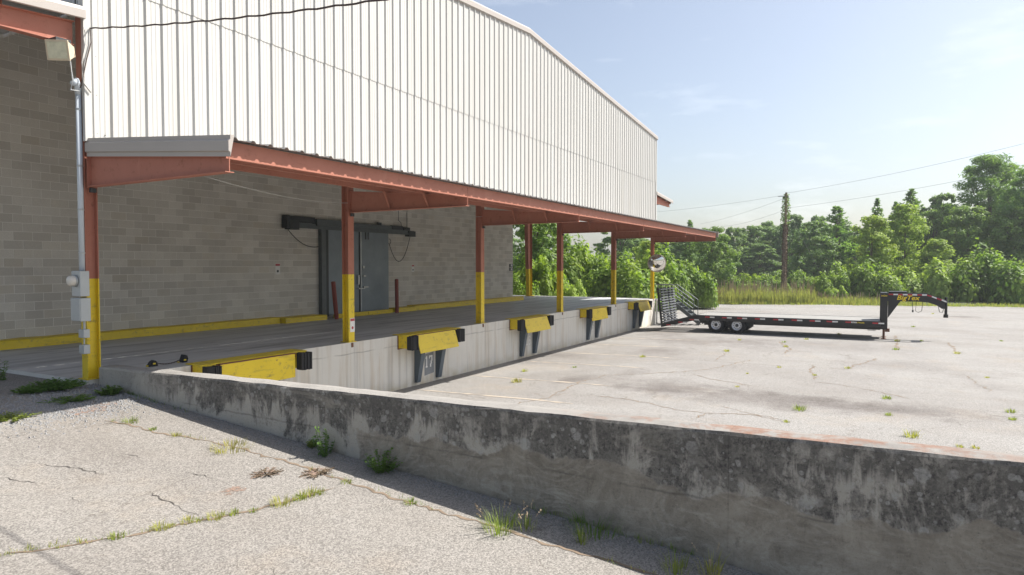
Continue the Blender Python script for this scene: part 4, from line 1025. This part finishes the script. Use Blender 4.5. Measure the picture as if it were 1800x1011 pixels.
def trunk_mesh(h, r0, cc, n=9):
    m = MB(); k = 6; pts = [Vector((noise.noise(Vector((i, h, 0)))*.25*i/k, noise.noise(Vector((i, h, 9)))*.25*i/k, h*.86*i/k)) for i in range(k+1)]
    pts[0].z = -.4; m.tube(pts, [r0*(1.15-.95*i/k) for i in range(k+1)], 8)
    for c, r_ in rnd.sample(cc, min(n, len(cc))):
        i = max(1, min(k-1, int(c.z/h*k*.75))); s_ = pts[i]; m.tube([s_, s_.lerp(c, .5)+Vector((0, 0, -.1)), c], [r0*.38, r0*.22, r0*.06], 5)
    return m
def pine_crown(h, w_, base, step, ls, irregular=.3):
    """whorls of branches carrying needle tufts"""
    m = MB(); cc = []; z = base
    while z < h:
        t = (z-base)/(h-base); L = w_*((1-t)**.9*.96+.04)
        for b_ in range(rnd.randint(6, 8)):
            a = rnd.uniform(0, 6.28); l_ = L*rnd.uniform(1-irregular*1.7, 1.08); up = rnd.uniform(.02, .38)+.5*t*t
            tip = Vector((math.cos(a)*l_, math.sin(a)*l_, z+l_*up))
            if rnd.random() < .25: cc.append((tip, .2))
            for q in range(max(2, int(l_/.26))):
                f_ = 1-.75*rnd.random()**1.4; c = Vector((0, 0, z)).lerp(tip, f_)+rv()*.16*(1-.7*t)
                for j in range(9):
                    d = (rv()*.9+(tip-Vector((0, 0, z))).normalized()*.5+Vector((0, 0, .5))).normalized(); l = ls*rnd.uniform(.6, 1.1)*(1-.5*t); s_ = d.cross(rv()).normalized()*l*.17
                    o = c+rv()*ls*.35*(1-.6*t); m.add([o-s_, o+s_, o+d*l+s_*.5, o+d*l-s_*.5], [(0, 1, 2, 3)])
        z += step*rnd.uniform(.7, 1.3)*(1-.35*t)
    for j in range(40):
        d = (rv()*.5+Vector((0, 0, 1))).normalized(); s_ = d.cross(rv()).normalized()*.04; o = Vector((0, 0, h-.25)); m.add([o-s_, o+s_, o+d*.4], [(0, 1, 2)])
    return m, cc
def mound(rx, ry, h, n, ls, lumps=9):
    """bush or vine-covered mound: leaves over a lumpy dome with a leafy inside"""
    m = MB(); lc = [(Vector((rnd.uniform(-.75, .75)*rx, rnd.uniform(-.75, .75)*ry, 0)), rnd.uniform(.35, .6), rnd.uniform(.55, 1.0)) for i in range(lumps)]
    for c, r0, hh in lc:
        for j in range(n//lumps):
            d = rv().normalized(); d.z = abs(d.z); k = rnd.uniform(.72, 1.06)*(1+.22*noise.noise(d*2.5+c))
            p = Vector((c.x+d.x*r0*rx*k, c.y+d.y*r0*ry*k, d.z*h*hh*k))
            leafq(m, p, d+rv()*.7+Vector((0, 0, .3)), ls*rnd.uniform(.6, 1.3))
    return m, [(Vector((c.x*.8, c.y*.8, h*hh*.7)), .3) for c, r0, hh in lc]
PROTO = {}
def proto(key, mb_cc, mat, tr):
    mb, cc = mb_cc; o = mb.build('crown', mat); me = o.data; bpy.data.objects.remove(o)
    t = None
    if tr: o = trunk_mesh(*tr, cc).build('trunk', 'bark'); t = o.data; bpy.data.objects.remove(o)
    PROTO[key] = (me, t)
proto('oak', broad_crown(10, 3.6, 1.4, 150, 110, .15), 'leafA', (10, .22))
proto('oak2', broad_crown(10, 3.1, .8, 150, 100, .15, .95), 'leafF', (10, .2))
proto('light', broad_crown(10, 3.1, .5, 170, 95, .14, .9), 'leafB', (10, .15))
proto('bigpine', broad_crown(10, 2.9, 1.6, 210, 105, .16, 1.0, .22), 'leafP', (10, .2))
proto('pine', pine_crown(10, 2.5, .6, .34, .40), 'leafP', (10, .16))
proto('pine2', pine_crown(10, 1.8, .6, .36, .38, .4), 'leafP', (10, .13))
proto('far', broad_crown(10, 3.5, .2, 120, 100, .18, 1.0), 'leafF', (10, .2))
proto('bush', mound(1, 1, 1, 7000, .075, 12), 'leafK', (.8, .05))
proto('bush2', mound(1, 1, 1, 6000, .07, 9), 'leafB', (.8, .05))
proto('vine', mound(1, 1, 1.0, 9000, .06, 16), 'leafK', (.8, .05))
def plant(key, px, d, ytop, wid_px, label, cat='tree', group=None, rot=None, base=None):
    q = CAM+ray(px, 466)*d; z0 = -1.25 if base is None else base
    if d > 75: z0 = -.9
    h = CAM.z+(466-ytop)/FPX*d-z0; wd = wid_px/FPX*d/2
    cr, tk = PROTO[key]; e = thing({'bush': 'bush', 'bush2': 'bush', 'vine': 'vine_mound'}.get(key, 'pine_tree' if 'pine' in key else 'broadleaf_tree'), (q.x, q.y, z0), label, cat, group)
    unit = 1.0 if key in ('bush', 'bush2', 'vine') else 10.0
    hw = {'oak': 4.0, 'oak2': 3.5, 'light': 3.5, 'bigpine': 3.2, 'pine': 2.2, 'pine2': 1.7, 'far': 4.0}.get(key, 1.12)
    e.scale = (wd/hw, wd/hw, h/unit); e.rotation_euler = (0, 0, rnd.uniform(0, 6.28) if rot is None else rot)
    for me, nm in ((cr, 'crown'), (tk, 'trunk')):
        if me: o = bpy.data.objects.new(nm if unit > 1 else {'crown': 'foliage', 'trunk': 'stem'}[nm], me); COL.objects.link(o); o.parent = e
    return e
G1 = 'dense trees in the woods behind the lot'
# between and behind the columns
plant('oak', 940, 56, 352, 150, 'tall loose tree seen past the far end of the block wall')
plant('far', 1010, 92, 432, 110, 'hazy green tree low in the gap between two columns')
plant('oak2', 1090, 88, 398, 120, 'hazy tree above the vine mound behind the middle columns')
plant('vine', 905, 50, 470, 130, 'green vine thicket at the block wall corner', 'bush')
plant('bush', 965, 47, 452, 100, 'bright leafy bush behind the tapered column', 'bush')
plant('bush', 930, 44, 492, 60, 'low reddish scrub by the tapered column', 'bush')
plant('vine', 1045, 56, 418, 130, 'tall cone of vines between two columns', 'bush')
plant('vine', 1105, 50, 448, 150, 'broad vine mound behind the mirror column', 'bush')
plant('bush2', 1000, 45, 488, 60, 'low scrub between two middle columns', 'bush')
plant('vine', 1172, 53, 428, 120, 'tall dark vine mound right of the mirror column', 'bush')
plant('bush', 1215, 52, 478, 80, 'low green vine shoulder above the stairs', 'bush')
plant('light', 1140, 60, 425, 90, 'bright tree just left of the canopy tip', 'tree')
# middle distance
plant('oak', 1250, 72, 402, 110, 'feathery mid green tree behind the canopy tip')
plant('pine', 1212, 84, 388, 60, 'dark pine spire peeking over the canopy tip')
plant('oak2', 1205, 78, 410, 100, 'dull green tree behind the vine mound')
for i, (px, yt, wd, key) in enumerate([(1020, 446, 110, 'far'), (1120, 420, 120, 'far'), (1180, 415, 100, 'far'), (1290, 402, 80, 'far'), (1320, 399, 90, 'far'), (1348, 392, 80, 'oak2'), (1392, 380, 85, 'oak2'), (1418, 396, 80, 'far'), (1438, 382, 70, 'far'), (1365, 404, 90, 'far'),
                                     (1300, 425, 100, 'far'), (1335, 430, 100, 'oak2'), (1380, 425, 110, 'far'), (1425, 430, 100, 'oak2'), (1270, 420, 90, 'far'), (1460, 400, 90, 'far'), (1500, 410, 110, 'far'), (1560, 400, 110, 'far'),
                                     (1620, 390, 120, 'far'), (1680, 380, 130, 'far'), (1740, 360, 130, 'far'), (1800, 360, 140, 'far'), (960, 420, 120, 'far'), (900, 420, 120, 'far'), (1850, 330, 150, 'far')]):
    plant(key, px, 96+(i*7 % 19), yt, wd, 'dense hazy green tree in the woods behind the lot', 'tree', G1)
for i, px in enumerate(range(1180, 1870, 30)):
    plant('far' if i % 3 else 'oak2', px+rnd.uniform(-10, 10), 104+rnd.uniform(0, 12), (404 if px < 1460 else 396)+rnd.uniform(-6, 14), 105, 'rounded hazy tree closing the back of the woods', 'tree', 'rounded trees closing the back of the woods')
plant('pine', 1470, 82, 364, 125, 'bushy dark pine right of the utility pole')
plant('pine2', 1540, 84, 350, 62, 'narrow pine spire above the pale green trees')
plant('pine', 1600, 86, 334, 110, 'tallest pine spire in the middle of the woods')
plant('oak2', 1430, 80, 392, 100, 'low round tree close to the utility pole')
plant('oak', 1640, 80, 372, 120, 'broad round tree left of the big pine')
plant('pine2', 1572, 84, 356, 60, 'small pine spire beside the tallest pine')
plant('oak2', 1655, 84, 345, 100, 'greyish tree left of the big pine')
plant('bigpine', 1738, 80, 278, 170, 'big round topped pine towering over the woods')
plant('bigpine', 1815, 72, 300, 150, 'tall pine partly cut off by the picture edge')
plant('oak', 1700, 74, 366, 130, 'shaggy tree at the foot of the big round pine')
plant('oak', 1770, 72, 372, 130, 'dark tree under the big round pine')
plant('light', 1532, 66, 382, 110, 'pale green broadleaf tree behind the trailer deck')
plant('light', 1590, 67, 362, 110, 'pale olive broadleaf tree behind the trailer riser')
plant('light', 1645, 66, 422, 90, 'bright green young tree behind the gooseneck')
plant('bush', 1450, 62, 478, 70, 'bright bush beside the guy wire', 'bush')
plant('bush2', 1470, 59, 500, 40, 'yellowish shrub at the guy wire anchor', 'bush')
plant('bush', 1500, 63, 462, 90, 'dark green bush behind the trailer deck', 'bush')
plant('vine', 1560, 62, 458, 110, 'shaded bush behind the trailer riser', 'bush')
plant('bush2', 1640, 61, 452, 120, 'pale feathery bush behind the gooseneck neck', 'bush')
plant('vine', 1700, 61, 448, 110, 'light green vine bush right of the gooseneck', 'bush')
plant('vine', 1765, 58, 432, 140, 'large vine covered mound at the right edge of the lot', 'bush')
plant('vine', 1840, 58, 440, 140, 'vine mound beyond the picture edge of the lot', 'bush')
plant('bush', 1330, 66, 498, 70, 'low green bush behind the tall grass left of the pole', 'bush')

for i, px in enumerate(range(1190, 1860, 34)):
    plant('vine' if i % 2 else 'bush', px+rnd.uniform(-8, 8), 72+rnd.uniform(-3, 5), rnd.uniform(472, 490), 62, 'dark leafy undergrowth bush at the foot of the woods', 'bush', 'undergrowth bushes at the foot of the woods')
def blades(m, c, n, r_, h0, h1, wd, lean=.35):
    for i in range(n):
        a = rnd.uniform(0, 6.28); q = c+Vector((math.cos(a), math.sin(a), 0))*r_*math.sqrt(rnd.random()); h = rnd.uniform(h0, h1)
        d = Vector((math.cos(a), math.sin(a), 0)); l = lean*h*rnd.uniform(.2, 1.3); s_ = Vector((-d.y, d.x, 0))*wd
        m.add([q-s_, q+s_, q+d*l*.35+Vector((0, 0, h*.6))+s_*.7, q+d*l*.35+Vector((0, 0, h*.6))-s_*.7, q+d*l+Vector((0, 0, h))], [(0, 1, 2, 3), (3, 2, 4)])
# tall grass along the far edge of the lot
m = MB()
for i in range(3200):
    Y = rnd.uniform(-14, 18); k = rnd.random()
    dens = 1 if -9.5 < Y < 14 else .35
    if rnd.random() > dens: continue
    xx = lot_edge(Y)+.3+abs(rnd.gauss(0, 3.2)); hh = (1.45 if Y > -6 else .75)*rnd.uniform(.6, 1.15)
    m.cur = 0 if rnd.random() < .72 else 1
    blades(m, Vector((xx, Y, -1.42)), 8, .32, hh*.55, hh, .018, .25)
    if rnd.random() < .35:
        p = Vector((xx+rnd.uniform(-.2, .2), Y+rnd.uniform(-.2, .2), -1.42)); m.cur = 2; m.add([p+Vector((0, 0, hh*.7)), p+Vector((.03, .03, hh*1.0)), p+Vector((.0, .0, hh*1.35)), p+Vector((-.03, -.03, hh*1.0))], [(0, 1, 2, 3)])
o = m.build('tall_grass', ['tall', 'grassy', 'plume']); o['kind'] = 'stuff'; tag(o, 'tall yellow green grass along the far edge of the lot', 'grass')
m = MB()
for i in range(2600):
    Y = rnd.uniform(-34, 24); xx = lot_edge(Y)+rnd.uniform(-.6, 1.6); m.cur = rnd.randint(0, 1)
    blades(m, Vector((xx, Y, -1.40)), 5, .22, .08, .34, .015, .5)
o = m.build('verge_grass', ['grassg', 'grassy']); o['kind'] = 'stuff'; tag(o, 'short rough grass fringe along the far edge of the lot', 'grass')

# weeds: broadleaf plants and grass tufts in the cracks
def weed(p, h, spread, n, lab, mat='weed', ls=.03, cat='weed', group=None):
    m = MB()
    for i in range(n):
        a = rnd.uniform(0, 6.28); rr = spread*math.sqrt(rnd.random()); tip = Vector((math.cos(a)*rr, math.sin(a)*rr*.8, h*rnd.uniform(.45, 1)*(1-.5*(rr/spread)**2)))
        b = Vector((math.cos(a)*rr*.35, math.sin(a)*rr*.35, 0)); k = 7
        for j in range(k+1):
            q = b.lerp(tip, j/k)
            for s_ in (0, 1): leafq(m, p+q+rv()*ls*.9, rv()*.5+Vector((0, 0, 1)), ls*rnd.uniform(.7, 1.3), .5)
        d = (tip-b).cross(Vector((1, .3, 0))).normalized()*.003; m.add([p+b-d, p+b+d, p+tip+d, p+tip-d], [(0, 1, 2, 3)])
    return tag(m.build('weed', mat), lab, cat, group)
def tuft(p, h, r_, n, lab, mat='grassg', group=None, plume=0, wd=.004):
    m = MB(); blades(m, p, n, r_, h*.4, h, wd, .7)
    for i in range(plume):
        a = rnd.uniform(0, 6.28); q = p+Vector((math.cos(a)*r_*1.3, math.sin(a)*r_*1.3, h*rnd.uniform(.75, 1.05))); m.cur = 0; m.add([p, p+Vector((.004, 0, 0)), q], [(0, 1, 2)])
        m.cur = 1; dq = (q-p).normalized()
        for j in range(16): leafq(m, q+dq*rnd.uniform(-.03, .06)+rv()*.006, rv(), .009)
    return tag(m.build('grass_tuft', [mat, 'plume']), lab, 'grass', group)
W = lambda x, y: (lambda p: Vector((p.x, p.y, ramp_z(p.y))))(on_ramp(x, y))
L = lambda x, y: (lambda p: Vector((p.x, p.y, lot_z(p.y))))(on_lot(x, y))
weed(W(95, 684), .16, .50, 130, 'wide mat of green weeds beside the yellow corner column', ls=.028)
weed(W(55, 690), .10, .30, 40, 'small green weed patch left of the weed mat', ls=.024)
weed(W(120, 705), .08, .40, 60, 'thin dusty weed patch on the gravel', ls=.02)
weed(W(190, 694), .16, .24, 60, 'green weeds in the corner between column and retaining wall', ls=.026)
weed(W(3, 655), .38, .14, 10, 'sprout growing at the edge of the dock slab', ls=.03)
weed(W(20, 738), .10, .35, 55, 'yellow green weeds at the shade edge on the ramp', 'grassg', ls=.02)
weed(W(573, 800), .52, .26, 13, 'tall green weed growing against the retaining wall', ls=.027)
weed(W(672, 828), .30, .30, 24, 'bushy green weed at the foot of the retaining wall', ls=.028)
weed(W(548, 786), .12, .10, 10, 'pale little weed left of the tall weed', 'grassg', ls=.025)
tuft(W(1045, 932), .22, .28, 130, 'dark green grass clump at the foot of the retaining wall', 'weed')
tuft(W(880, 932), .20, .17, 110, 'grass clump with seed heads on the shadow line', 'grassg', None, 7)
tuft(W(925, 930), .21, .10, 24, 'sparse seeding grass stalks in the wall shadow', 'grassg', None, 5)
tuft(W(1022, 956), .22, .05, 26, 'single upright green grass tuft by the ramp joint', 'grassg')
tuft(W(1188, 1004), .18, .14, 60, 'grass tuft at the lower end of the ramp joint', 'grassg')
tuft(W(1250, 1008), .20, .12, 50, 'seeding grass tuft at the lower end of the ramp joint', 'grassy', None, 3)
tuft(W(407, 789), .10, .26, 170, 'dry straw coloured grass clump on the ramp joint', 'grassy')
weed(W(468, 833), .035, .22, 40, 'flat brown dead weed on the ramp', 'brown', ls=.011)
weed(W(556, 832), .035, .26, 46, 'flat reddish dead weed near the wall shadow', 'brown', ls=.011)
tuft(W(230, 743), .10, .12, 50, 'green tuft on the upper ramp joint', 'grassg')
for (x, y, s_) in [(268, 756, .6), (310, 766, .7), (205, 945, .7), (280, 930, .9), (330, 917, .7), (300, 926, .4), (380, 911, .9), (412, 904, .7), (495, 887, 1.3), (530, 876, 1.1), (545, 871, 1.2), (445, 899, .5), (610, 849, .7), (722, 885, .8), (560, 868, .8), (350, 914, .4)]:
    tuft(W(x, y), .075*s_, .075*s_+.015, int(44*s_)+14, 'small yellow green grass tuft growing from a ramp joint', 'grassg' if rnd.random() < .6 else 'grassy', 'grass tufts in the ramp joints')
for (x, y, s_) in [(908, 672, 1.3), (922, 653, .9), (1010, 646, .6), (1130, 628, .9), (1277, 618, 1.0), (1405, 721, 1.3), (1558, 701, 1.0), (1603, 768, 1.3), (1575, 615, 1.0), (1577, 600, 1.0), (1382, 610, .9), (1378, 602, .8), (1417, 597, .9), (1432, 660, .6), (1370, 646, .6),
                   (1490, 648, .8), (1562, 730, .7), (1777, 725, .9), (1780, 738, .7), (1683, 622, 1.0), (1475, 588, .9), (1296, 680, .5), (1313, 657, .4), (1382, 742, .5), (1715, 788, .6), (1688, 786, .5), (1605, 575, .9), (1735, 664, .5), (1620, 600, .7), (1300, 598, .8), (1760, 600, .6), (1500, 560, .8), (1640, 552, .8)]:
    tuft(L(x, y), .11*s_, .10*s_+.02, int(44*s_)+10, 'grass tuft growing from a crack in the lot', 'grassg' if rnd.random() < .3 else 'grassy', 'grass tufts in the lot cracks', 0, .007)

m = MB()
def sprigs(pp, n, jit):
    pts = [W(x, y) for x, y in pp]
    for i in range(n):
        j = rnd.randrange(len(pts)-1); p = pts[j].lerp(pts[j+1], rnd.random())+Vector((rnd.gauss(0, jit), rnd.gauss(0, jit), 0)); p.z = ramp_z(p.y)
        if noise.noise(p*1.3) < -.05: continue
        m.cur = rnd.randint(0, 1); blades(m, p, rnd.randint(2, 5), .025, .015, .055, .0025, .8)
sprigs([(200, 945), (300, 927), (400, 907), (480, 889), (540, 873), (585, 860)], 90, .02)
sprigs([(0, 975), (90, 962), (200, 945)], 40, .02)
sprigs([(190, 738), (300, 764), (375, 775), (430, 790), (520, 817), (600, 845), (660, 865), (760, 895), (870, 925), (960, 952), (1060, 985), (1160, 1012)], 130, .025)
o = m.build('joint_grass', ['grassg', 'grassy']); o['kind'] = 'stuff'; tag(o, 'sparse short grass sprouting along the ramp joints', 'grass')
m = MB()
for i in range(420):
    y = -rnd.uniform(.3, 13); p = Vector((-abs(rnd.gauss(0, .05))-.005, y, 0)); p.z = ramp_z(y)
    if noise.noise(p*.9) < .05: continue
    m.cur = rnd.randint(0, 1); blades(m, p, 4, .03, .02, .09, .003, .7)
o = m.build('wall_foot_grass', ['weed', 'grassg']); o['kind'] = 'stuff'; tag(o, 'thin fringe of grass at the foot of the retaining wall', 'grass')

# ------------------------------------------------------------------ summer haze
m = MB(); m.box(-560, 960, -660, 660, -3.0, 18.5)
hz = m.build('haze', NT('haze').m); hz['kind'] = 'stuff'; tag(hz, 'thin pale summer haze over the whole place', 'haze')
ht = hz.data.materials[0].node_tree; ht.nodes.clear()
ho = ht.nodes.new('ShaderNodeOutputMaterial'); hv = ht.nodes.new('ShaderNodeVolumePrincipled')
hv.inputs['Color'].default_value = (.92, .96, 1, 1); hv.inputs['Density'].default_value = .0005; hv.inputs['Anisotropy'].default_value = .2
ht.links.new(hv.outputs[0], ho.inputs['Volume'])
